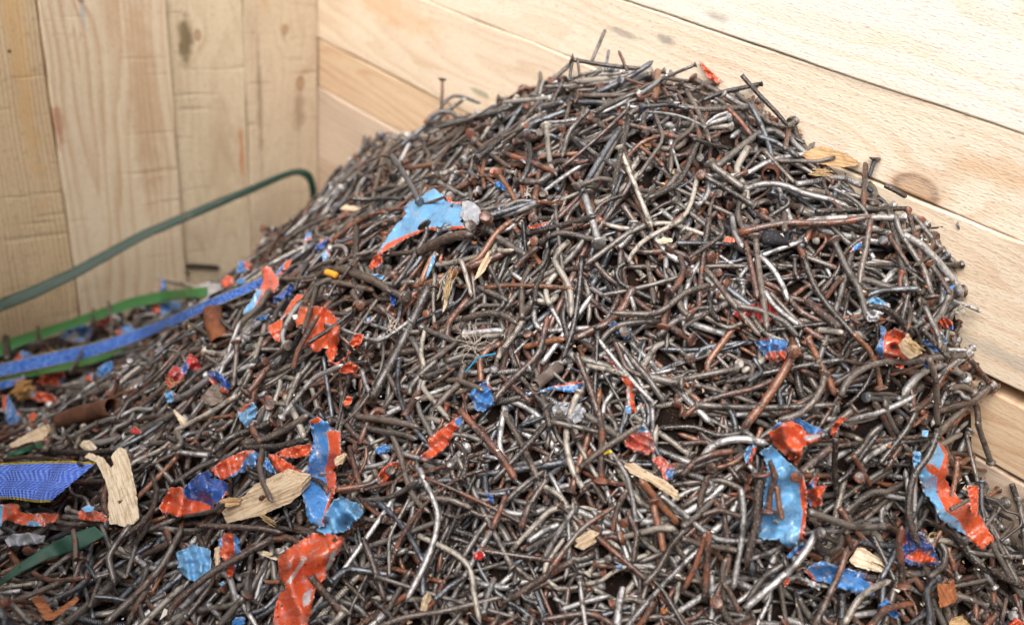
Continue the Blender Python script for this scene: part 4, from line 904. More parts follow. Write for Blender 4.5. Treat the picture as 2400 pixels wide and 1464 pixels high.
# foil, stone, sawdust
sheet('foil_scrap', cp('4', '1350,500 1400,470 1500,480 1530,520 1440,560 1400,610 1300,640 1290,620 1340,560'), FOIL, 'crumpled silver foil between the light green strap and blue webbing', 'foil', None, amp=.005, lift=.010, folds=5, seed=401)
LAND.append((cp('4', '1400,540')[0], 'crumpled silver foil'))
GREYTIN = shred_material('bare_grey_tin', lin(138, 142, 148), lin(168, 170, 174), .35, .4)
sheet('metal_disc', cp('c', '480,1130 560,1110 640,1140 720,1200 750,1280 710,1440 640,1460 520,1400 440,1300 490,1240'), GREYTIN, 'bare grey metal disc at the right end of the large pale blue sheet', 'metal disc', None, amp=.003, lift=.007, folds=2, seed=402)
sheet('pebble', cp('4', '1390,1250 1430,1200 1500,1220 1540,1290 1450,1320 1400,1300'), simple_wood('grey_stone', lin(132, 122, 112), lin(104, 90, 80), .9), 'rough grey pebble under the curved deep blue strip', 'pebble', None, amp=.002, lift=.004, folds=1, seed=403, solid=.014)
sheet('metal_scrap', cp('5', '1440,1330 1500,1290 1620,1300 1680,1350 1650,1420 1560,1460 1470,1420'), GREYTIN, 'grey glassy metal piece in a dark hollow below the thin blue ribbon', 'metal scrap', None, amp=.004, lift=-.004, folds=3, seed=404)
sheet('metal_scrap', cp('7', '30,880 80,840 200,830 310,850 300,900 150,920 60,930'), GREYTIN, 'grey metal scrap between the scuffed orange strip and dull green strap', 'metal scrap', None, amp=.003, lift=.006, folds=2, seed=405)

# ------------------------------------------------------------------ straps
def resample(P, n):
    P = np.asarray(P, float); s = np.concatenate([[0], np.cumsum(np.linalg.norm(np.diff(P, axis=0), axis=1))]); s /= s[-1]
    # smooth through the points
    t = np.linspace(0, 1, n)
    Q = np.stack([np.interp(t, s, P[:, i]) for i in range(P.shape[1])], -1)
    k = max(1, n // 30)
    ker = np.hanning(2 * k + 3)[1:-1]; ker /= ker.sum()
    pad = np.concatenate([2 * Q[:1] - Q[1:k + 1][::-1], Q, 2 * Q[-1:] - Q[-k - 1:-1][::-1]])
    return np.stack([np.convolve(pad[:, i], ker, 'valid') for i in range(P.shape[1])], -1)
def plane_depth(px, axis, val):
    D = ray_dirs(px); return (val - EYE[axis]) / D[:, axis]
def ribbon(name, ea, eb, mat, label, cat, group, depth, n=70, thick=.0011, m=7, tilt=.006, wave=0., free=False):
    """ea / eb: pixel edges. depth: function(px) -> camera depth. tilt: how much farther the upper edge lies."""
    A = resample(ea, n); B = resample(eb, n)
    C = (A + B) / 2
    t = np.minimum(np.minimum(depth(C), depth(A * .5 + C * .5)), depth(B * .5 + C * .5)); k = max(3, n // 9)
    if n > 30: t = np.array([np.quantile(t[max(0, i - k):i + k + 1], .15) for i in range(n)])
    ker = np.hanning(2 * k + 1); ker /= ker.sum()
    t = np.convolve(np.pad(t, k, mode='edge'), ker, 'valid')
    W = []
    for j in range(m):
        f = j / (m - 1)
        tt = t + tilt * (.5 - f) - .0004 * math.sin(math.pi * f) + wave * np.sin(np.linspace(0, 9, n) + f * 2)
        W.append(unproj(A * (1 - f) + B * f, tt))
    W = np.stack(W, 1)                               # n, m, 3
    s = np.concatenate([[0], np.cumsum(np.linalg.norm(np.diff(W[:, m // 2], axis=0), axis=1))])
    V = W.reshape(-1, 3); vd = V - EYE; vd /= np.linalg.norm(vd, axis=1, keepdims=True); V2 = V + vd * thick
    I = np.arange(n * m).reshape(n, m); o = n * m
    Qf = np.stack([I[:-1, :-1], I[:-1, 1:], I[1:, 1:], I[1:, :-1]], -1).reshape(-1, 4)
    e1 = V[Qf[0, 1]] - V[Qf[0, 0]]; e2 = V[Qf[0, 2]] - V[Qf[0, 0]]
    if np.cross(e1, e2) @ (EYE - V[Qf[0, 0]]) < 0: Qf = Qf[:, ::-1]
    ring = np.concatenate([I[:, 0], I[-1, 1:], I[:-1, -1][::-1], I[0, 1:-1][::-1]])
    rn = np.roll(ring, -1)
    Qr = np.stack([ring, rn, rn + o, ring + o], -1)
    uv = np.stack([np.repeat(s, m) * 10, np.tile(np.linspace(0, 1, m), n), np.zeros(n * m), np.ones(n * m)], -1)
    org = V.mean(0)
    me = mesh_np(name, np.concatenate([V, V2]) - org, np.concatenate([Qf, Qf[:, ::-1] + o, Qr]), [], mat, {'ca': np.concatenate([uv, uv])})
    ob = link(name, me, loc=org); tag(ob, label, cat, group)
    OCC.append(np.concatenate([A, B[::-1]]))
    i = (V[:, 0] / CELL).astype(int); j = ((V[:, 1] + .8) / CELL).astype(int); ok = (i >= 0) & (i < GX) & (j >= 0) & (j < GY)
    if not free: np.maximum.at(HM, (i[ok], j[ok]), V[ok, 2] + .0005)
    return ob
def strap_mat(name, c, c2, rough=.4):
    m = NT(name); a = m.attr('ca'); s = m.n.new('ShaderNodeSeparateColor'); m.l.new(a.outputs['Color'], s.inputs[0])
    n = m.noise(m.vec(m.math('MULTIPLY', s.outputs[0], 8.), m.math('MULTIPLY', s.outputs[1], 30.), 0.), 1., 4., .6)
    n2 = m.noise(m.obj(), 60., 4., .6)
    col = m.mix(m.ramp(n, .35, .7), c, c2)
    col = m.mix(m.ramp(n2, .6, .75, 0., .55), col, lin(92, 78, 62))
    grid = m.math('MULTIPLY', m.math('SINE', m.math('MULTIPLY', s.outputs[0], 900.)), m.math('SINE', m.math('MULTIPLY', s.outputs[1], 60.)))
    m.bump(m.math('ADD', n, m.math('MULTIPLY', grid, .25)), .35, .0008)
    return m.out(Base_Color=col, Roughness=rough, Specular_IOR_Level=.5)
def web_mat(ca_, cb_, nz, rg=2.2):
    m = NT('blue_webbing'); a = m.attr('ca'); s = m.n.new('ShaderNodeSeparateColor'); m.l.new(a.outputs['Color'], s.inputs[0])
    u, v = m.math('MULTIPLY', s.outputs[0], .1), s.outputs[1]
    vv = m.math('MULTIPLY', v, .026)
    tri = m.math('PINGPONG', vv, .0065)
    ph = m.math('MULTIPLY', m.math('ADD', u, m.math('MULTIPLY', tri, 1.2)), 2 * math.pi / .0042)
    w = m.math('SINE', ph)
    th = m.math('SINE', m.math('MULTIPLY', vv, 2 * math.pi / .0016))
    n = m.noise(m.obj(), 420., 4., .7); n2 = m.noise(m.obj(), 50., 3.)
    ww = m.math('ADD', m.math('ADD', w, m.math('MULTIPLY', th, .4)), m.math('MULTIPLY', m.math('SUBTRACT', n, .5), nz))
    col = m.mix(m.ramp(ww, -rg, rg), ca_, cb_)
    col = m.mix(m.math('MULTIPLY', m.ramp(ww, rg * .62, rg), .65), col, lin(190, 206, 246))
    col = m.mix(m.ramp(n2, .5, .75, 0., .35), col, lin(40, 52, 120))
    ed = m.math('ABSOLUTE', m.math('SUBTRACT', v, .5))
    col = m.mix(m.ramp(ed, .430, .450), col, m.mix(m.ramp(n, .4, .6), lin(178, 160, 40), lin(120, 112, 60)))
    m.bump(m.math('ADD', m.math('MULTIPLY', w, .7), m.math('MULTIPLY', th, .5)), .9, .0009)
    return m.out(Base_Color=col, Roughness=.75, Specular_IOR_Level=.3)
WEB = web_mat(dim(lin(14, 66, 184), .75), dim(lin(80, 150, 240), .85), 9., 1.5)
WEB_END = web_mat(dim(lin(66, 104, 220), .9), dim(lin(126, 160, 244), .9), 5.)
on_heap = lambda lift: (lambda px: march(px, np.maximum(HM, SB)) - lift)
SG = 'plastic packing straps in the bin'
ribbon('strap', cp('F', '-30,713 0,700 80,668 170,628 330,541 500,470 600,430 650,408 690,395 715,394 730,402 738,420 742,450 743,492'),
       cp('F', '-30,745 0,731 85,697 180,651 340,560 505,489 604,446 652,424 690,409 706,409 718,416 724,430 728,455 724,492'),
       strap_mat('dark_green_plastic', dim(lin(6, 88, 64), .24), dim(lin(12, 100, 74), .24), .38), 'dark green plastic strap looping up against the upright planks to the corner', 'strap', SG,
       lambda px: np.minimum(plane_depth(px, 0, .035), plane_depth(px, 1, -.02)), n=110, tilt=.004, thick=.0009, free=True)
ribbon('strap', cp('4', '-60,900 0,880 100,845 500,722 900,577 1130,530 1345,508 1420,505'), cp('4', '-60,1010 0,985 100,925 500,784 900,652 1130,605 1345,578 1420,570'),
       strap_mat('light_green_plastic', dim(lin(60, 134, 68), .44), dim(lin(74, 148, 82), .44), .4), 'light green plastic strap standing on edge along the upright planks', 'strap', SG,
       lambda px: np.minimum(march(px, HM), plane_depth(px, 0, .02)) - .012, n=60, tilt=.012)
WEBD = on_heap(.012)
ribbon('webbing_strap', cp('4', '-80,1050 0,1030 300,958 640,888 900,806 1200,688 1500,558 1700,478 1800,432'), cp('4', '-80,1140 0,1122 300,1062 640,985 900,895 1200,768 1450,655 1700,548 1800,500'),
       WEB, 'long blue woven webbing with yellow edges running to the foot of the heap', 'webbing', 'blue woven webbing straps', WEBD, n=90, m=11, tilt=.016, thick=.0018, wave=.0006)
ribbon('strap', cp('4', '-60,1150 0,1132 200,1092 450,1030 700,968 850,925'), cp('4', '-60,1165 0,1147 200,1120 450,1075 700,1010 850,950'),
       strap_mat('green_plastic', dim(lin(44, 110, 44), .5), dim(lin(60, 124, 54), .5), .4), 'narrow green plastic strap edge showing below the blue webbing', 'strap', SG, on_heap(.009), n=50, tilt=.006)
ribbon('webbing_strap', cp('4', '-60,1168 0,1152 90,1132 185,1112'), cp('4', '-60,1235 0,1212 80,1186 150,1160'),
       WEB, 'lower blue webbing piece at the left edge under the long webbing', 'webbing', 'blue woven webbing straps', on_heap(.008), n=24, m=9, tilt=.012, thick=.0018)
ribbon('webbing_strap', cp('7', '-90,362 0,352 200,342 330,338 480,336 666,347'), cp('7', '-90,598 0,600 80,601 130,605 250,624 343,620'),
       WEB_END, 'blurred cut end of blue woven webbing in the left foreground', 'webbing', 'blue woven webbing straps', on_heap(.030), n=44, m=17, tilt=.020, thick=.0018, wave=.0008)
ribbon('strap', cp('7', '-90,1225 0,1150 100,1062 300,930 500,832 650,785'), cp('7', '-90,1270 0,1198 150,1100 330,1012 560,940 725,850'),
       strap_mat('dull_green_plastic', dim(lin(42, 84, 70), .62), dim(lin(66, 112, 96), .62), .5), 'dull grey-green flattened strap slanting out of the lower left corner', 'strap', SG, on_heap(.010), n=50, tilt=.004, wave=.001)
ribbon('strap', cp('7', '40,295 130,258 250,222 325,203'), cp('7', '60,312 140,290 230,262 330,228'),
       strap_mat('deep_green_plastic', dim(lin(10, 96, 62), .62), dim(lin(20, 110, 74), .62), .4), 'short deep green strap piece under the split stick end', 'strap', SG, on_heap(.004), n=20, tilt=.003)
for c_, l_ in (('4', 'light green strap'),): LAND.append((cp('4', '700,690')[0], 'light green strap'))
LAND.append((cp('4', '900,850')[0], 'long blue webbing')); LAND.append((cp('7', '250,480')[0], 'cut webbing end')); LAND.append((cp('7', '400,940')[0], 'dull green strap'))

# ------------------------------------------------------------------ pipes
def rust_mat(name, a, b, c):
    m = NT(name); o = m.obj(); n = m.noise(o, 90., 5., .65); n2 = m.noise(o, 600., 4., .7)
    col = m.mix(m.ramp(n, .38, .62), a, b); col = m.mix(m.ramp(n2, .58, .7), col, c)
    m.bump(n2, .7, .0014)
    return m.out(Base_Color=col, Roughness=.72, Specular_IOR_Level=.35)
def pipe(name, pxs, rpx, mat, label, cat, lift=.004, wall=.16, close=False, dep=None):
    P2 = resample(pxs, 14)
    t = march(P2, HM); k = np.polyfit(np.linspace(0, 1, 14), t, 1); tl = np.polyval(k, np.linspace(0, 1, 14))
    tl = tl - np.quantile(tl - t, .6) - lift
    if dep is not None: tl = np.linspace(tl.mean() + dep[0], tl.mean() + dep[1], 14)
    P = unproj(P2, tl); r = rpx / FPX * tl.mean()
    rs = np.random.default_rng(int(pxs[0, 0]))
    N = ray_dirs(P2.mean(0))[0]
    S = 20
    T = np.gradient(P, axis=0); T /= np.linalg.norm(T, axis=1, keepdims=True)
    B = np.cross(T, N + .01); B /= np.linalg.norm(B, axis=1, keepdims=True); NN = np.cross(B, T)
    a = np.arange(S) / S * 2 * np.pi; w = 1 + .05 * np.sin(a * 2 + 1) + rs.normal(0, .012, S)
    rr = r * (1 + rs.normal(0, .03, 14)); rings = []
    for i in range(14): rings.append(P[i] + (rr[i] * w)[:, None] * (np.cos(a)[:, None] * B[i] + np.sin(a)[:, None] * NN[i]))
    ri = r * (1 - wall)
    for i in range(13, -1, -1): rings.append(P[i] + (ri * w)[:, None] * (np.cos(a)[:, None] * B[i] + np.sin(a)[:, None] * NN[i]))
    V = np.concatenate(rings); I = np.arange(28 * S).reshape(28, S)
    J = np.concatenate([I, I[:1]])
    Q = np.stack([J[:-1], np.roll(J[:-1], -1, 1), np.roll(J[1:], -1, 1), J[1:]], -1).reshape(-1, 4)
    org = V.mean(0)
    o = link(name, mesh_np(name, V - org, Q, [], mat), loc=org); tag(o, label, cat)
    stamp(P, r * .9)
    LAND.append((P2.mean(0), label.split(',')[0] if len(label.split()) < 5 else ' '.join(label.split()[:3])))
    return o
RUST = rust_mat('rusted_pipe', lin(84, 50, 34), lin(122, 72, 44), lin(44, 30, 24))
pipe('pipe', cp('4', '1455,665 1465,740 1490,810 1512,885'), 21, RUST, 'rusty bent tube with its open end facing out below the blue webbing', 'tube', lift=.016, dep=(.012, -.010))
pipe('pipe', cp('4', '400,1430 520,1390 640,1360 770,1325'), 21, rust_mat('brown_casing', lin(78, 52, 40), lin(104, 70, 50), lin(50, 36, 30)), 'brown torn casing lying near the left edge', 'tube', lift=.012)
pipe('pipe', cp('6', '560,165 640,168 740,172'), 17, rust_mat('black_rubber', lin(30, 30, 34), lin(44, 44, 50), lin(120, 120, 122)), 'black tube piece on the upper right slope', 'tube', lift=.006)
pipe('pipe', cp('5', '1500,1050 1430,1100 1330,1180'), 13, rust_mat('grey_tube', lin(120, 112, 104), lin(92, 80, 72), lin(60, 46, 40)), 'grey open tube end above the thin blue ribbon', 'tube', lift=.006, dep=(.01, -.01))
pipe('pipe', cp('3', '830,1060 822,1078 812,1096'), 19, rust_mat('dark_sleeve', lin(60, 36, 26), lin(90, 52, 32), lin(36, 26, 22)), 'dark rusty sleeve with its hollow mouth facing out', 'tube', lift=.003, dep=(.014, -.006), wall=.22)

# ------------------------------------------------------------------ nails read off the photograph
# crop | class | half thickness in photo pixels | ring shank | head (0 none, 1 at first point) | points | lift mm
H = """2 brown 4.5 0 1|985,545 985,640 978,730|s
2 dark 5 0 0|960,775 1000,700 1060,655 1130,665 1250,712|s
2 dark 7 0 0|865,850 920,790 985,762 1060,775 1092,825|s
2 grey 5 0 0|2005,440 2030,375 2060,310 2107,198|s
2 black 4.5 0 0|1858,560 1868,480 1882,405|s
2 dark 6 0 1|1870,408 1960,425 2080,445 2200,460 2345,472|s
2 brown 4 0 0|1928,520 1912,395|s
2 brown 4.5 0 0|2255,490 2225,415 2195,345|s
2 steel 4 0 0|2110,450 2130,338|s
2 steel 6 0 1|560,935 490,990 425,1032|4
2 pale 8 1 1|1700,872 1710,1000 1722,1100 1745,1200|6
2 black 8.5 0 0|1850,925 1930,1000 2050,1130 2120,1210 2165,1340|6
2 silver 6 0 0|1895,945 2040,1060 2150,1130 2240,1190|5
2 brown 7.5 0 1|1415,1055 1560,1100 1690,1150 1760,1180 1775,1210|5
2 brown 6.5 0 1|1215,975 1330,1070 1450,1150|5
2 orange 7 0 1|1370,1190 1440,1290 1480,1360 1505,1410|6
2 orange 6 0 0|590,1165 780,1150 985,1122|4
2 tan 7 0 0|645,955 595,1030 560,1160 525,1300 495,1450|4
2 silver 8 1 0|80,1460 200,1375 300,1265|4
2 orange 6.5 0 0|1278,1060 1258,1200 1275,1300|5
2 silver 5 1 0|1370,1464 1450,1400 1520,1375 1640,1385|4
2 orange 5.5 0 0|1640,1385 1720,1392 1815,1400|4
2 steel 7 0 0|1115,1180 1180,1190 1235,1225|3
2 silver 6 0 0|960,1250 1050,1300 1140,1345|4
3 dark 6 0 0|635,470 750,600 850,700 930,795|s
3 black 6.5 0 1|755,525 640,550 500,580 380,635|7
3 brown 6 0 0|240,595 330,720 385,885|6
3 tan 7 0 0|290,565 360,690 440,890|6
3 tan 7 0 0|775,940 880,1055 970,1150|6
3 dark 7 0 1|1412,1000 1402,1150 1395,1310|10
3 steel 6 0 1|1468,990 1450,1050 1430,1110|12
3 silver 8 0 0|630,1195 760,1145 900,1152 1020,1210 1200,1250 1320,1300|8
3 silver 8 1 0|975,1152 1120,1130 1225,1108 1290,1120 1405,1172|8
3 dark 7 0 0|1100,1322 1350,1312 1600,1305 1698,1302|10
3 dark 7 0 0|1530,1160 1600,1195 1668,1232|s
3 silver 5 1 0|255,1090 230,1020 203,930|4
3 orange 6 0 0|0,915 70,970 150,1040|5
3 black 6.5 0 0|330,870 440,905 580,935|5
3 steel 7 0 0|730,850 830,880 900,920 1000,985|6
3 brown 7 0 0|545,670 620,750 700,850|6
3 grey 6 0 0|1215,985 1120,1010 860,1005|4
3 silver 5 0 0|420,770 480,725 555,700|5
3 orange 6 0 0|0,620 45,605 90,585|4
6 brown 9.5 0 0|385,135 560,90 720,62 900,68 1100,62 1295,20|9
6 grey 9 0 1|1040,185 1080,280 1130,390 1200,490 1245,640 1275,750|8
6 tan 8 0 0|1290,40 1262,220 1225,380 1210,500|11
6 grey 8 0 1|1712,575 1660,385 1560,240 1480,110 1455,-10|12
6 silver 11 0 0|1510,150 1620,200 1750,330 1850,450 1925,575|12
6 tan 8 0 0|155,375 300,560 430,720 535,845|8
6 brown 9 0 1|1185,735 1110,835 1050,892 930,850 780,740 570,515|11
6 dark 8 0 0|830,300 900,500 1000,640 1110,760 1200,860|7
6 brown 12 0 0|850,600 960,690 1085,790|6
6 grey 8 0 0|375,635 520,660 700,740 800,855|9
6 pale 9 1 0|935,800 1020,805 1105,820|5
6 orange 7.5 0 1|1360,1195 1335,1060 1280,930 1160,815|10
6 grey 9 0 0|1085,1250 1130,1130 1260,1050 1400,1008 1550,1020 1750,980 1960,975|11
6 brown 8 0 1|2135,1190 2060,1110 1965,990|13
6 orange 12 0 1|770,950 680,1110 590,1250 500,1370 410,1480|12
6 orange 9 0 0|860,860 930,1000 1000,1130 1045,1255|9
6 silver 8.5 1 0|340,20 352,130 412,235|8
6 dark 8 0 0|185,20 150,220 130,400 112,580 115,700|9
6 tan 9 0 1|500,165 515,330 540,500 562,650 580,805|10
6 red 8 0 0|430,195 480,400 515,590|7
6 silver 8 0 0|535,290 630,395 690,500 722,605|8
6 silver 8 0 0|560,530 620,630 720,710 805,775|6
6 grey 9 0 0|1835,540 1790,660 1720,750 1615,822|12
6 black 8 0 0|1270,632 1400,650 1500,740 1590,840|10
6 grey 7 0 0|845,300 960,340 1070,380|7
6 tan 7 0 0|985,580 1040,500 1110,425|7
6 steel 8 0 0|1270,565 1340,535 1480,520 1630,515|9
6 silver 6 0 0|1850,600 1950,630 2050,675|s
6 silver 6 0 0|1820,935 1950,938|s
6 dark 8 0 1|1700,350 1780,460 1840,560|7
6 tan 8 0 0|700,0 700,120|5
6 grey 6 1 1|770,300 770,400 800,460|8
6 dark 7 0 0|10,700 100,650 280,640|3
6 brown 8 0 0|0,1400 130,1290 300,1240 500,1200 640,1130|6
6 steel 6 0 1|1900,80 1700,100|3
6 dark 8 0 0|1640,790 1740,900 1830,1000|8
6 grey 8 0 0|1660,640 1760,850 1770,940|7
6 tan 8 0 0|1690,990 1740,1150 1745,1460|7
5 grey 9 0 1|1005,105 1080,170 1170,230 1275,292|6
5 pale 8.5 0 0|1560,195 1490,250 1455,320 1520,420 1570,510 1580,640 1575,715|9
5 grey 7.5 0 0|1375,205 1430,145 1540,130 1680,170 1835,185|7
5 grey 8 0 1|2100,75 1960,140 1800,260 1670,355|8
5 black 8 0 0|1650,295 1640,450 1620,620 1590,800 1540,940 1510,1015|9
5 tan 9 0 0|835,725 960,690 1040,680 1130,700 1215,762|6
5 grey 8 0 0|940,505 1040,550 1145,602|5
5 orange 6.5 0 0|985,512 1130,490 1400,500 1605,517|6
5 pale 7 0 0|818,310 850,400 895,570|5
5 brown 11 0 0|2005,505 1930,660 1820,760 1700,810 1595,865|9
5 grey 8.5 0 0|1735,945 1830,810 1920,760 2050,740 2195,740|8
5 pale 8 1 0|1248,735 1180,840 1110,930 1068,1005|8
5 dark 15 0 0|610,490 540,630 470,780 380,960 300,1100 195,1290|7
5 tan 8 0 0|725,1145 800,1140 870,1170 975,1212|6
5 grey 7 0 1|1415,1335 1360,1280 1300,1200 1215,1105|7
5 orange 9 0 1|960,1165 950,1000 1010,930 1105,882|8
5 brown 9 0 0|1040,1290 1130,1180 1280,1040 1360,960 1420,690|8
5 orange 9 0 0|1260,915 1400,880 1535,860|5
5 brown 13 0 0|525,275 650,200 800,150 905,145|6
5 dark 8 0 1|570,80 600,120 500,300 420,430 345,515|9
5 red 11 1 0|430,1395 490,1290 535,1215|6
5 tan 11 0 0|640,1345 720,1250 810,1170 845,1030|6
5 grey 9 0 0|2215,1290 2100,1120 2000,1010 1930,920 1870,860|8
5 pale 7 0 0|1685,1045 1830,1070 1975,1115|7
5 brown 8 0 0|2060,1115 1950,1060 1910,950 1875,875|5
5 pale 7 0 0|580,780 550,900 545,960 570,1055|5
5 grey 8.5 0 0|465,1245 480,1180 560,1090 660,1000|6
5 silver 7 0 0|1985,570 2010,650 2020,735|5
5 pale 5 1 0|640,430 630,600 640,780|5
5 brown 9 0 0|720,870 740,740 880,580|4
5 tan 8 0 0|1240,720 1240,480 1290,370 1340,330|6
5 dark 7 0 0|1330,610 1330,520 1400,370|5
5 brown 9 1 0|1190,380 1250,310 1350,230|6
5 tan 8 0 0|100,1385 260,1420 480,1450|6
5 dark 9 0 0|120,560 90,500 110,60|4
5 grey 8 0 1|435,575 350,545 230,450 120,410 0,360|6
5 tan 7 1 0|1430,1460 1330,1050|0
5 brown 9 0 0|1610,960 1700,1180 1780,1430|7
5 tan 8 0 0|2100,330 2140,560 2150,620|5
5 tan 7 0 1|1420,1700 1440,1690|0
b grey 7 0 0|865,555 960,430 1050,290 1180,220 1350,180 1515,160|8
b dark 8 0 0|1075,300 1000,560 940,740 885,930|12
b brown 7.5 0 0|1085,690 1010,820 920,980 800,1200 735,1470|12
b black 6.5 0 0|1565,635 1400,780 1220,900 1000,1040 930,1090|14
b silver 7.5 0 1|655,1115 590,1060 600,930 660,800 760,620 880,490|12
b tan 8.5 0 0|-20,850 150,700 290,570 440,320|10
b silver 9 0 0|-30,1050 140,900 295,785|7
b tan 8 0 0|1265,240 1450,260 1640,310 1855,352|8
b tan 10 0 0|1175,50 1450,80 1600,140 1850,220 2085,375|9
b brown 9.5 0 1|1655,560 1590,440 1560,350|8
b pale 7 0 0|355,825 325,970 270,1120 215,1290|7
b dark 8 0 0|940,-20 850,120 790,280 760,360|8
b tan 6.5 0 1|560,200 720,205 900,190 1080,160 1200,60|8
b black 8 0 0|860,840 780,1080 640,1270 480,1460|7
b dark 8 0 0|640,470 520,640 460,800|6
4 brown 4 0 0|600,820 555,970 478,1088|14
4 tan 4.5 0 0|745,605 765,720 765,825|16
4 black 5 0 0|642,660 632,745|14
4 black 5 0 0|262,780 262,895|14
4 black 10 0 0|38,850 45,930 50,1010|14
4 grey 5 0 0|275,1185 430,1195 605,1200|9
4 grey 5 0 1|1045,1010 950,980 850,1030|7
4 tan 4.5 0 0|755,978 900,950 1085,908|9
4 tan 7 0 1|1625,885 1620,1000 1600,1200|8
4 pale 8 1 0|1975,1385 1970,1300 2020,1180 2060,1085|7
4 dark 5 0 0|1140,425 1230,400 1300,410|6
4 black 6 0 0|1205,358 1340,358 1510,370|5
4 grey 5 0 0|915,755 960,705 1000,690 1090,700|6
4 tan 7 0 0|490,1310 640,1220 760,1150|5
4 brown 7 0 0|800,1420 880,1290 960,1240|5
4 dark 6 0 0|1280,750 1380,800 1450,850|7
4 pale 7 1 0|1640,1180 1700,1090 1720,1070|6
4 tan 8 1 0|1520,1390 1640,1250 1700,1130 1730,1070|5
7 grey 8 1 0|1190,495 1350,390 1500,325|8
7 tan 10 1 0|1670,220 1850,180 2000,100 2125,15|9
7 dark 9 0 0|1670,250 1900,240 2125,188|7
7 tan 7.5 0 0|1800,250 1780,380 1800,480 1865,620|16
7 grey 6 0 0|1250,722 1380,700 1470,680 1545,628|11
7 brown 8 0 0|1355,780 1600,790 1800,800 1945,832|8
7 tan 9.5 0 0|715,1460 900,1290 1100,1080 1190,920 1255,790|13
7 grey 9 0 0|895,780 790,915 740,1000 792,1195|15
7 grey 6 0 0|935,910 890,1050 868,1140|10
7 brown 10 0 0|1870,870 1600,1020 1440,1110 1250,1270 1150,1360 1160,1480|14
7 dark 8 0 0|1040,420 1080,540 1060,640 1000,750 860,855|12
7 grey 8 0 0|-10,1265 110,1350 220,1460|10
7 brown 6 0 0|0,330 200,310 400,330 570,362|13
7 black 9 0 0|265,268 450,280 650,290 795,262|15
7 grey 6 0 0|615,1340 650,1240 695,1125|8
7 grey 7 0 1|1700,1120 1690,1230 1705,1380|9
7 brown 11 0 0|2130,1130 2230,1250 2360,1390|13
7 steel 6 0 0|640,1270 760,1275 880,1300|8
7 brown 8 0 0|985,1270 1060,1370 1130,1460|8
7 silver 9 0 0|1210,1470 1260,1420 1280,1390|7
7 tan 8 0 0|870,1464 960,1290 1010,1230|8
7 grey 8 0 0|760,180 790,110 850,90 900,60 920,0|6
7 brown 8 0 0|1280,400 1310,260 1380,130 1470,40|6
7 grey 8 0 0|1190,490 1130,420 1070,360|8
7 tan 8 0 0|310,260 370,150 360,70|9
7 tan 7 0 0|520,1010 515,880 500,800|9
8 silver 8.5 0 0|535,390 600,540 670,680 650,850 580,1040 440,1305|11
8 pale 8 0 0|530,850 680,920 800,980 890,1070 910,1250 955,1460|11
8 tan 8 0 0|315,75 400,280 440,450 500,600 610,695|9
8 red 8 0 0|55,240 100,430 150,555|8
8 red 10 0 0|815,-10 930,120 1050,250 1140,370 1205,475|9
8 tan 9 1 0|1105,-10 1190,130 1270,290 1355,470|8
8 brown 9 0 1|1785,475 1780,300 1790,150 1765,-20|10
8 tan 8 0 0|1630,385 1780,270 1900,190 2065,85|11
8 grey 8 0 0|1965,530 1890,660 1858,830|8
8 silver 7 0 1|2020,745 2000,600 1960,440 1855,275|10
8 tan 7.5 0 0|1410,1115 1520,960 1650,800 1780,710 1890,640|12
8 grey 9 1 0|1265,950 1400,880 1525,810|7
8 silver 9 0 0|1285,890 1400,810 1505,770|9
8 silver 7.5 0 0|1395,1000 1460,880 1595,670|10
8 tan 7.5 0 1|250,1480 420,1410 700,1370 900,1320 1115,1268|11
8 silver 8 0 0|1505,1360 1650,1310 1850,1258|10
8 orange 10 0 1|2140,615 2150,700 2190,830 2212,970|12
8 tan 9 1 0|2370,790 2260,920 2170,1090 2070,1195|9
8 pale 9 1 1|1930,860 2050,830 2180,798 2295,805|8
8 steel 8 0 0|245,615 370,720 480,870 565,1035|8
8 silver 12 0 0|1890,1480 1905,1330 1935,1195|9
8 silver 8 1 0|975,1390 1000,1270 1055,1130|7
8 grey 8 0 0|100,90 250,130 400,150 525,190|7
8 tan 9 0 0|100,30 250,50 420,80 535,105|6
8 grey 7 0 0|155,605 300,600 420,550 530,465|8
8 brown 10 0 0|1230,800 1290,640 1420,450|9
8 tan 9 0 0|540,590 740,600 900,665|7
8 brown 9 0 0|150,870 220,1050 300,1300|7
8 dark 8 0 0|700,700 800,730 900,690|6
8 brown 8 0 0|1640,560 1720,480 1820,640|6
8 brown 9 0 0|1960,680 2030,830 2000,1050|7
8 brown 8 0 0|1030,810 1080,700 1130,570|6
8 steel 8 0 0|640,1290 740,1200 850,1130|6
8 black 8 0 1|1190,1180 1260,1290 1360,1320|5
9 silver 11 0 0|125,340 200,230 330,190 450,188 590,222|12
9 brown 9 0 0|-5,440 80,340 200,290 360,268|9
9 brown 12 0 0|1010,250 900,340 810,420|9
9 brown 11 0 1|535,435 510,600 510,760 460,950 435,1070|14
9 brown 9 0 1|590,690 600,560 640,450 595,335|16
9 orange 8 0 0|645,510 660,640 685,745|15
9 silver 10 0 0|425,1350 620,1190 780,1050 870,920 935,795|15
9 grey 9 0 1|710,1035 560,1130 435,1305|12
9 tan 9 0 0|905,1470 1000,1270 1080,1100 1135,920|14
9 grey 10 1 0|1115,685 1220,600 1300,550 1425,550|11
9 red 9 0 0|1075,660 1160,780 1250,880|9
9 grey 10 0 0|865,685 1020,740 1170,790 1410,790|9
9 dark 10 0 0|1755,120 1700,290 1580,430 1550,600 1550,740 1625,940|15
9 dark 11 0 0|895,870 950,950 1020,970 1080,920 1090,840|9
9 brown 9 0 1|1510,1195 1500,1040 1480,900 1505,780|10
9 grey 7 0 0|2105,875 2200,1050 2340,1300|9
9 dark 8 0 0|2258,495 2300,620 2360,730|9
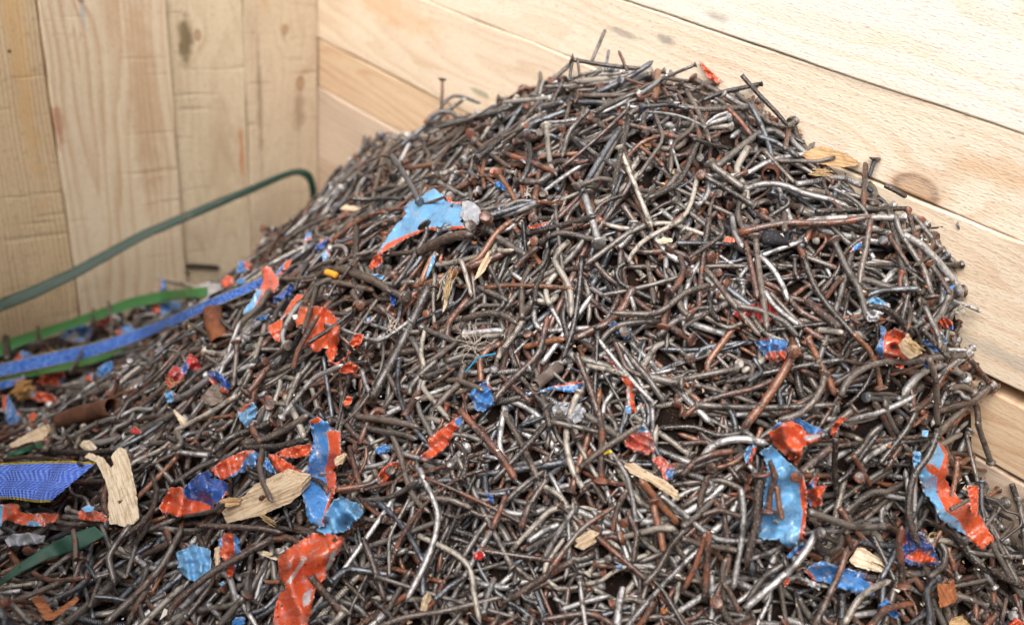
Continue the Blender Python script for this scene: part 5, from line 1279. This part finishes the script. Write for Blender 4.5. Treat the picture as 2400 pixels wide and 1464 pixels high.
9 brown 10 0 0|1285,1480 1390,1350 1585,1315|12
9 pale 9 1 0|1105,1464 1200,1290 1300,1210 1430,1155|12
9 grey 9 1 0|1690,1135 1790,1060 1810,960 1765,895|11
9 silver 9 0 0|400,520 420,680 410,850 345,1230|10
9 tan 9 1 0|-5,870 120,910 390,955|9
9 tan 9 0 0|120,740 120,600 170,440|9
9 grey 9 0 0|0,790 120,700 210,600|9
9 brown 8 0 0|130,710 250,670 410,725|11
9 brown 8 0 0|1120,820 1160,940 1200,880|6
9 tan 6 0 0|1840,670 1970,600|18
9 steel 6 0 1|2050,490 2050,640 2070,760|9
9 dark 9 0 0|1600,0 1540,120 1340,370|8
9 brown 8 0 0|1170,300 1290,510|8
9 dark 8 0 0|1050,180 1040,400 1060,600|7
9 brown 8 0 0|0,1230 90,1060 160,820|8
9 brown 9 0 0|150,1290 170,1000 180,800|7
9 grey 8 0 0|290,1310 270,1100 300,1000|7
9 brown 8 0 0|390,1370 320,1230 270,1170|9
9 dark 8 0 0|1460,1170 1380,1000 1300,840|8
9 steel 11 0 0|1090,1420 1095,1240|7
9 dark 8 0 0|2330,1200 2180,1130 2090,1060|6"""
FACES = [  # heads that look straight at the camera: crop, x, y, head radius in photo pixels, class
('9', 200, 392, 15, 'brown'), ('9', 1215, 450, 14, 'brown'), ('9', 232, 1310, 16, 'brown'), ('9', 945, 832, 15, 'dark'), ('9', 780, 450, 15, 'orange'),
('6', 765, 945, 17, 'orange'), ('6', 50, 995, 14, 'tan'), ('6', 390, 1030, 12, 'pale'), ('6', 95, 190, 16, 'black'), ('6', 200, 300, 13, 'brown'), ('6', 1375, 185, 12, 'steel'), ('6', 915, 190, 9, 'pale'), ('6', 40, 410, 12, 'brown'), ('6', 300, 475, 10, 'brown'), ('6', 245, 405, 10, 'brown'),
('5', 885, 85, 15, 'tan'), ('5', 1000, 35, 16, 'brown'), ('5', 450, 575, 13, 'tan'), ('5', 130, 632, 12, 'tan'), ('5', 1275, 825, 12, 'orange'), ('5', 1325, 190, 12, 'brown'), ('5', 1310, 30, 11, 'tan'), ('5', 1050, 1070, 12, 'black'), ('5', 580, 690, 10, 'tan'), ('5', 1940, 810, 14, 'tan'), ('5', 1500, 1380, 12, 'grey'),
('c', 690, 550, 13, 'black'), ('c', 865, 225, 10, 'dark'), ('c', 2065, 770, 10, 'tan'), ('c', 1590, 1025, 11, 'tan'), ('c', 805, 1330, 15, 'brown'), ('c', 1475, 1365, 11, 'tan'), ('c', 600, 195, 13, 'orange'), ('c', 1550, 180, 11, 'brown'),
('a', 1880, 200, 12, 'black'), ('b', 655, 1115, 11, 'tan'), ('b', 360, 1325, 11, 'brown'),
('8', 340, 405, 13, 'dark'), ('8', 1765, 805, 12, 'brown'), ('8', 1410, 620, 11, 'brown'), ('8', 1940, 765, 12, 'brown'), ('8', 290, 735, 11, 'brown'), ('8', 1830, 1010, 10, 'grey'), ('4', 1850, 1320, 13, 'tan'), ('4', 1970, 910, 11, 'tan'), ('7', 1080, 130, 10, 'brown'), ('7', 885, 300, 10, 'brown'), ('7', 1410, 165, 10, 'brown'),
('3', 380, 1090, 12, 'brown'), ('3', 375, 985, 11, 'dark'), ('3', 490, 1210, 11, 'brown'), ('3', 900, 1235, 8, 'steel'), ('d', 480, 1010, 11, 'brown'), ('d', 1520, 930, 9, 'brown'), ('2', 1610, 670, 12, 'grey'),
]
def straight_hull(t, s):
    """line below (nearer than) all t(s)"""
    k = np.polyfit(s, t, 1); l = np.polyval(k, s); return l - np.quantile(l - t, .7)
HRS = np.random.default_rng(21)
for line in H.split('\n'):
    hd, pts, lf = line.split('|')
    k, cls, rp, ring, head = hd.split()
    px = cp(k, pts)
    if (px[:, 1] > 1500).all(): continue
    P2 = resample(px, 15)
    if lf != 's':
        t = march(P2, HM); s = np.linspace(-1, 1, 15); t = straight_hull(t, s) - float(lf) / 1000 * .62 + .002
    else:                                            # stands out of the heap: keep the depth of its rooted end
        e0, e1 = march(P2[:1], HM)[0], march(P2[-1:], HM)[0]
        low = P2[:, 1].argmax(); tb = march(P2[low:low + 1] + [[0, 10]], HM)[0]
        tb = min(tb, march(P2[low:low + 1] + [[0, 22]], HM)[0])
        t = np.full(15, tb - .006)
        w_ = np.minimum(plane_depth(P2, 1, -.006), plane_depth(P2, 0, .006)); t = np.minimum(t, w_.min() if (w_ < t).any() else 9)
    P = unproj(P2, t); r = float(rp) / FPX * float(t.mean())
    kd = 'straight'
    d_ = np.diff(P2, axis=0); an = np.unwrap(np.arctan2(d_[:, 1], d_[:, 0])); tot = abs(an[-1] - an[0]); rg = an.max() - an.min()
    kd = 'straight' if rg < .3 else 'hooked' if rg > 1.5 else 'wavy' if rg > tot + .35 else 'bent' if np.abs(np.diff(an)).max() > .28 else 'arched'
    NAILS.append(dict(P=P, r=r * .87, cls=cls, kind=kd, ring=ring == '1', head=head == '1', N=ray_dirs(P2.mean(0))[0], flat=True, hero=True, hr=r * HRS.uniform(1.9, 2.3)))
    if lf != 's': stamp(P, r)
for k, x, y, hp, cls in FACES:
    c = cp(k, '%g,%g' % (x, y)); t = march(c, HM)[0] - .007
    P0 = unproj(c, [t])[0]; v = ray_dirs(c)[0] + HRS.normal(0, .28, 3); v /= np.linalg.norm(v)
    hr = hp / FPX * t
    P = P0 + v * np.linspace(0, .045, 9)[:, None] + np.cross(v, [0, 0, 1.]) * (np.linspace(0, 1, 9) ** 2 * HRS.normal(0, .004))[:, None]
    NAILS.append(dict(P=P, r=hr * .5, cls=cls, kind='facing', ring=False, head=True, N=np.cross(v, [.1, .2, 1.]), flat=True, hero=True, hr=hr))
    stamp(P[:1], hr)

# the last nails to fall: they cross what lies below but mostly leave the painted shreds in view
ORS = np.random.default_rng(8)
HMASK = np.zeros((370, 605), bool)
for d in NAILS:
    if d.get('hero'):
        q = proj(d['P'])
        for (x, y, z) in q:
            w = max(2, int(d['r'] * FPX / z / 4)) if d['kind'] != 'facing' else int(d['hr'] * FPX / z / 4)
            i, j = int(y / 4), int(x / 4)
            HMASK[max(0, i - w):max(0, i + w + 1), max(0, j - w):max(0, j + w + 1)] = True
            if d['kind'] == 'facing': break
def keep_clear(d):
    q = proj(d['P'])[:, :2]
    a = np.clip((q / 4).astype(int), 0, [604, 369])
    if HMASK[a[:, 1], a[:, 0]].mean() > .3: return False
    for o in OCC:
        lo = o.min(0) - 4; hi = o.max(0) + 4
        m = ((q > lo) & (q < hi)).all(1)
        if m.any() and inpoly(q[m], o).any(): return ORS.random() < .05
    return True
rain(420, np.random.default_rng(9), soft=.9, keep=keep_clear)
rain(90, np.random.default_rng(10), stick=.8, keep=keep_clear)

# ------------------------------------------------------------------ which nails show largest
NW, NH = 1200, 732
ids = []; pix = []; dep = []
for k, d in enumerate(NAILS):
    P = d['P']; L = np.linalg.norm(np.diff(P, axis=0), axis=1).sum(); m = max(12, int(L / .0006))
    t = np.linspace(0, len(P) - 1, m); i = np.minimum(t.astype(int), len(P) - 2); f = (t - i)[:, None]
    q = proj(P[i] * (1 - f) + P[i + 1] * f); q[:, :2] *= .5
    w = d['r'] * FPX * .5 / q[:, 2]
    if d['head']:
        h = q[:1].repeat(1, 0); hw = d.get('hr', d['r'] * 2) * FPX * .5 / q[0, 2]
        a = np.linspace(0, 6.28, 12)[:, None]; rr = np.array([.35, .75, 1.])[None] * hw
        hq = np.stack([(q[0, 0] + np.cos(a) * rr).ravel(), (q[0, 1] + np.sin(a) * rr).ravel(), np.full(36, q[0, 2])], -1) if d['kind'] == 'facing' else q[:1]
    else: hq = q[:1]
    T_ = np.gradient(q[:, :2], axis=0); T_ /= np.linalg.norm(T_, axis=1, keepdims=True) + 1e-9
    Nn = np.stack([-T_[:, 1], T_[:, 0]], -1)
    pts = [q[:, :2] + Nn * (w * c)[:, None] for c in (-.9, -.45, 0, .45, .9)]
    xy = np.concatenate(pts + [hq[:, :2]]); z = np.concatenate([q[:, 2]] * 5 + [hq[:, 2]])
    ok = (xy[:, 0] >= 0) & (xy[:, 0] < NW) & (xy[:, 1] >= 0) & (xy[:, 1] < NH)
    pix.append((xy[ok, 1].astype(int) * NW + xy[ok, 0].astype(int))); dep.append(z[ok]); ids.append(np.full(ok.sum(), k))
pix = np.concatenate(pix); dep = np.concatenate(dep); ids = np.concatenate(ids)
o_ = np.lexsort((dep, pix)); pix, ids = pix[o_], ids[o_]
first = np.concatenate([[True], pix[1:] != pix[:-1]])
SHOWN = np.bincount(ids[first], minlength=len(NAILS))
sx = np.bincount(ids[first], weights=(pix[first] % NW) * 2., minlength=len(NAILS)) / np.maximum(SHOWN, 1)
sy = np.bincount(ids[first], weights=(pix[first] // NW) * 2., minlength=len(NAILS)) / np.maximum(SHOWN, 1)
order = np.argsort(-SHOWN)
TOP = list(order[:300]); TOPSET = set(int(i) for i in TOP)

# the mass of nails: one object
GRS = np.random.default_rng(31)
parts = []
for k, d in enumerate(NAILS):
    if k in TOPSET: continue
    a, b = nail_geo(d, GRS, 7)
    parts.append(a)
    if b: parts.append(b)
V, Q, T, A, B = join_geo(parts)
tag(link('nails', mesh_np('nails', V, Q, T, NAIL_MAT, {'ca': A, 'cb': B})), kind='stuff', label='mass of bent rusty nails filling the heap', cat='nails')

# the nails that show largest: things with a shank and a head
SHAPE = {'straight': 'straight', 'bent': 'bent', 'wavy': 'wavy', 'hooked': 'hooked', 'arched': 'curved', 'facing': ''}
LAND += [(np.array([2150., 440]), 'big knot'), (np.array([750., 300]), 'corner of the bin'), (np.array([1420., 150]), 'heap crest')]
def phrase(dx, dy, dist):
    near = '' if dist < 90 else 'well ' if dist < 260 else 'far '
    if abs(dx) > abs(dy) * 1.3: return near + ('right of' if dx > 0 else 'left of')
    if abs(dy) > abs(dx) * 1.3: return near + ('below' if dy > 0 else 'above')
    return near + (('below and right of' if dx > 0 else 'below and left of') if dy > 0 else ('above and right of' if dx > 0 else 'above and left of'))
USED = {}
def nail_label(k, d):
    col = CLASSES[d['cls']][0]
    q = proj(d['P'])[:, :2]; v = q[-1] - q[0]; L = np.abs(v).max()
    a = math.degrees(math.atan2(-v[1], v[0])) % 180
    slant = 'level' if a < 20 or a > 160 else 'rising' if a < 65 else 'upright' if a < 115 else 'falling'
    size = 'short' if L < 90 else 'long' if L > 230 else ''
    ringed = 'ribbed' if d['ring'] else ''
    c = np.array([sx[k], sy[k]])
    near = sorted(((np.linalg.norm(c - p), i) for i, (p, s) in enumerate(LAND)))[:8]
    for opt in range(60):
        dist, i = near[min(opt // 6, len(near) - 1)]; p, s = LAND[i]
        dx, dy = c - p
        rel = 'over' if dist < 26 else phrase(dx, dy, dist)
        words = [col]
        o6 = opt % 6
        if o6 in (1, 3, 4, 5) and size: words.insert(0, size)
        if o6 in (2, 3, 5) and ringed: words.append(ringed)
        if d['kind'] == 'facing': head = words + ['nail head facing out']
        else:
            if SHAPE[d['kind']]: words.append(SHAPE[d['kind']])
            if o6 >= 1: words.append({'level': 'level', 'rising': 'right-leaning', 'upright': 'upright', 'falling': 'left-leaning'}[slant])
            head = words + ['nail'] + (['with round head'] if d['head'] and o6 in (4, 5) else [])
        l = ' '.join(head + [rel, 'the', s]).replace('the single', 'the single')
        if len(l.split()) > 16: continue
        if l not in USED:
            USED[l] = k; return l
    return None
HS = sorted(TOP, key=lambda k: -SHOWN[k])
pending = []
for k in HS:
    d = NAILS[k]; a, b = nail_geo(d, GRS, 10)
    org = d['P'].mean(0)
    lab = nail_label(k, d)
    if lab is None: lab = '%s nail among many like it in the heap' % CLASSES[d['cls']][0]
    root = None
    if b is None:
        me = mesh_np('nail', a[0][0] - org, a[0][1], a[0][2], NAIL_MAT, {'ca': a[1][0], 'cb': a[1][1]})
        tag(link('nail', me, loc=org), lab, 'nail', 'bent old nails of the heap')
    else:
        root = empty('nail', org, lab, 'nail', 'bent old nails of the heap')
        link('shank', mesh_np('shank', a[0][0] - org, a[0][1], a[0][2], NAIL_MAT, {'ca': a[1][0], 'cb': a[1][1]}), root)
        link('head', mesh_np('head', b[0][0] - org, b[0][1], b[0][2], NAIL_MAT, {'ca': b[1][0], 'cb': b[1][1]}), root)

# ------------------------------------------------------------------ twine, fibres, wire, grit
def fibre_mat(name, c, c2):
    m = NT(name); n = m.noise(m.obj(), 400., 2.)
    return m.out(Base_Color=m.mix(n, c, c2), Roughness=.8, Specular_IOR_Level=.2)
def tuft(name, c, spread, n, rmm, mat, label, cat, seed, lift=.006, length=1., par=None):
    rs = np.random.default_rng(seed); t = march(c, HM)[0] - lift
    parts = []
    for i in range(n):
        p = np.array(c[0]) + rs.normal(0, .16, 2) * spread; a = rs.uniform(0, 6.28); pts = [p]
        for j in range(9):
            a = par + rs.normal(0, .16) if par is not None else a + rs.normal(0, .55); p = p + np.array([math.cos(a), math.sin(a)]) * spread * .13 * length; pts.append(p)
        pts = np.array(pts); tt = t + np.cumsum(rs.normal(0, .0012, 10)) + rs.normal(0, .002)
        W = unproj(pts, tt)
        g = tube_geo(W, np.linspace(1, .5, 10) * rmm / 1000, ray_dirs(pts.mean(0))[0] + .01, 5, tip=False)
        parts.append((g, (np.zeros((len(g[0]), 4)), np.zeros((len(g[0]), 4)))))
    V, Q, T, A, B = join_geo(parts); org = V.mean(0)
    tag(link(name, mesh_np(name, V - org, Q, T, mat), loc=org), label, cat)
TW = fibre_mat('pale_twine', lin(172, 160, 146), lin(206, 196, 184))
ST = fibre_mat('straw', lin(158, 132, 92), lin(190, 166, 126))
tuft('twine_tuft', cp('5', '905,905'), 48, 22, .2, TW, 'loose tangle of pale twine in the centre of the heap', 'twine', 1)
tuft('twine_tuft', cp('b', '2120,850'), 22, 12, .35, TW, 'small frayed white fibre knot left of the centre', 'twine', 2)
tuft('twine_tuft', cp('c', '1395,1020'), 16, 9, .4, TW, 'small white thread knot on the upper middle slope', 'twine', 3)
tuft('straw_wisp', cp('5', '715,560'), 40, 9, .35, ST, 'wisp of straw standing below the large pale blue sheet', 'straw', 4, length=1.3, par=-1.3)
tuft('straw_wisp', cp('4', '1190,1180'), 26, 10, .3, ST, 'dry fibres stuck to the crumpled crimson scrap', 'straw', 5)
tuft('straw_wisp', cp('9', '1680,870'), 26, 6, .22, ST, 'dry fibres on the crumpled deep blue wad', 'straw', 6)
tuft('straw_wisp', cp('3', '1080,1075'), 40, 12, .3, ST, 'dry fibres on the silver nails near the big knot', 'straw', 7, lift=.010, par=.1)
tuft('straw_wisp', cp('7', '1800,720'), 30, 9, .35, ST, 'dry fibres under the squared wood offcut', 'straw', 8, par=.5)
tuft('straw_wisp', cp('6', '1560,880'), 28, 12, .4, ST, 'papery fibres on the star shaped scuffed orange scrap', 'straw', 9, lift=.012, par=.8)
tuft('straw_wisp', cp('e', '1150,210'), 22, 12, .3, fibre_mat('grey_lint', lin(150, 146, 138), lin(190, 186, 176)), 'grey lint caught between the nails and the level planks', 'lint', 10)
SAW = fibre_mat('sawdust', lin(150, 112, 66), lin(196, 156, 100))
tuft('sawdust_clump', cp('4', '160,1200'), 40, 60, .9, SAW, 'tan sawdust clump under the bent orange plate', 'sawdust', 11, lift=.006, length=.5)
def wire(k, pts, rmm, mat, label, lift=.012, fixed=None):
    P2 = resample(cp(k, pts), 40); t = march(P2, HM)
    t = np.minimum(straight_hull(t, np.linspace(-1, 1, 40)) - lift, np.minimum(plane_depth(P2, 1, -.004), plane_depth(P2, 0, .004)))
    W = unproj(P2, np.convolve(np.pad(t, 3, mode='edge'), np.ones(7) / 7, 'valid'))
    V, Q, T, _ = tube_geo(W, rmm / 1000, ray_dirs(P2.mean(0))[0] + .01, 7, tip=False); org = V.mean(0)
    tag(link('wire', mesh_np('wire', V - org, Q, T, mat), loc=org), label, 'wire')
WM = NT('dark_wire').out(Base_Color=lin(84, 82, 82), Metallic=.8, Roughness=.35)
wire('9', '2075,588 2150,610 2220,682 2300,700 2322,730 2325,780 2180,890', .9, WM, 'thin grey bent wire against the level planks at lower right')
wire('5', '850,1090 940,985 1060,960', .5, fibre_mat('cyan_thread', lin(30, 130, 170), lin(40, 150, 190)), 'thin turquoise thread below the tangle of pale twine', .010)
wire('8', '1810,290 1850,275', .9, fibre_mat('yellow_plastic', lin(226, 190, 40), lin(240, 205, 60)), 'tiny yellow plastic sliver left of the round scuffed pinkish scrap', .008)
wire('b', '1205,105 1335,150', 2.6, fibre_mat('orange_plastic', lin(206, 146, 50), lin(224, 164, 60)), 'small amber coloured pellet above the big glossy orange loop', .006)

# loose grit, rust flakes and wood dust caught in the heap (nobody could count it)
CR = np.random.default_rng(55); n = 16000
spots = CR.choice(GX * GY, size=n, p=wgt); gi_, gj_ = np.divmod(spots, GY)
pz = BASE[gi_, gj_] + (HM[gi_, gj_] - BASE[gi_, gj_]) * CR.uniform(.25, 1.0, n) ** .6
C0 = np.stack([gx[gi_] + CR.uniform(-.001, .001, n), gy[gj_] + CR.uniform(-.001, .001, n), pz + .0003], -1)
sz = CR.gamma(2., .00035, n) + .0003
D4 = CR.normal(size=(n, 4, 3)); D4 /= np.linalg.norm(D4, axis=2, keepdims=True); D4[:, :, 2] *= .5
V = (C0[:, None] + D4 * sz[:, None, None] * CR.uniform(.6, 1.8, (n, 4, 1))).reshape(-1, 3)
I = np.arange(n)[:, None] * 4
T = np.concatenate([I + np.array(t_) for t_ in ((0, 1, 2), (0, 2, 3), (0, 3, 1), (1, 3, 2))])
pal = np.array([lin(70, 50, 38), lin(50, 38, 32), lin(120, 80, 50), lin(170, 150, 124), lin(205, 200, 190), lin(150, 90, 48)])
cc = pal[CR.choice(6, n, p=[.3, .25, .15, .14, .08, .08])]; cc[:, 3] = 1
gm = NT('grit'); ga = gm.attr('ca')
tag(link('rust_grit', mesh_np('rust_grit', V, [], T, gm.out(Base_Color=ga.outputs['Color'], Roughness=.7), {'ca': np.repeat(cc, 4, 0)}, smooth=False)), kind='stuff', label='rust flakes and grit between the nails', cat='grit')
print('nails', len(NAILS), 'unlabelled', sum(1 for o in bpy.data.objects if o.get('label', '').endswith('in the heap') and o.name.startswith('nail')))
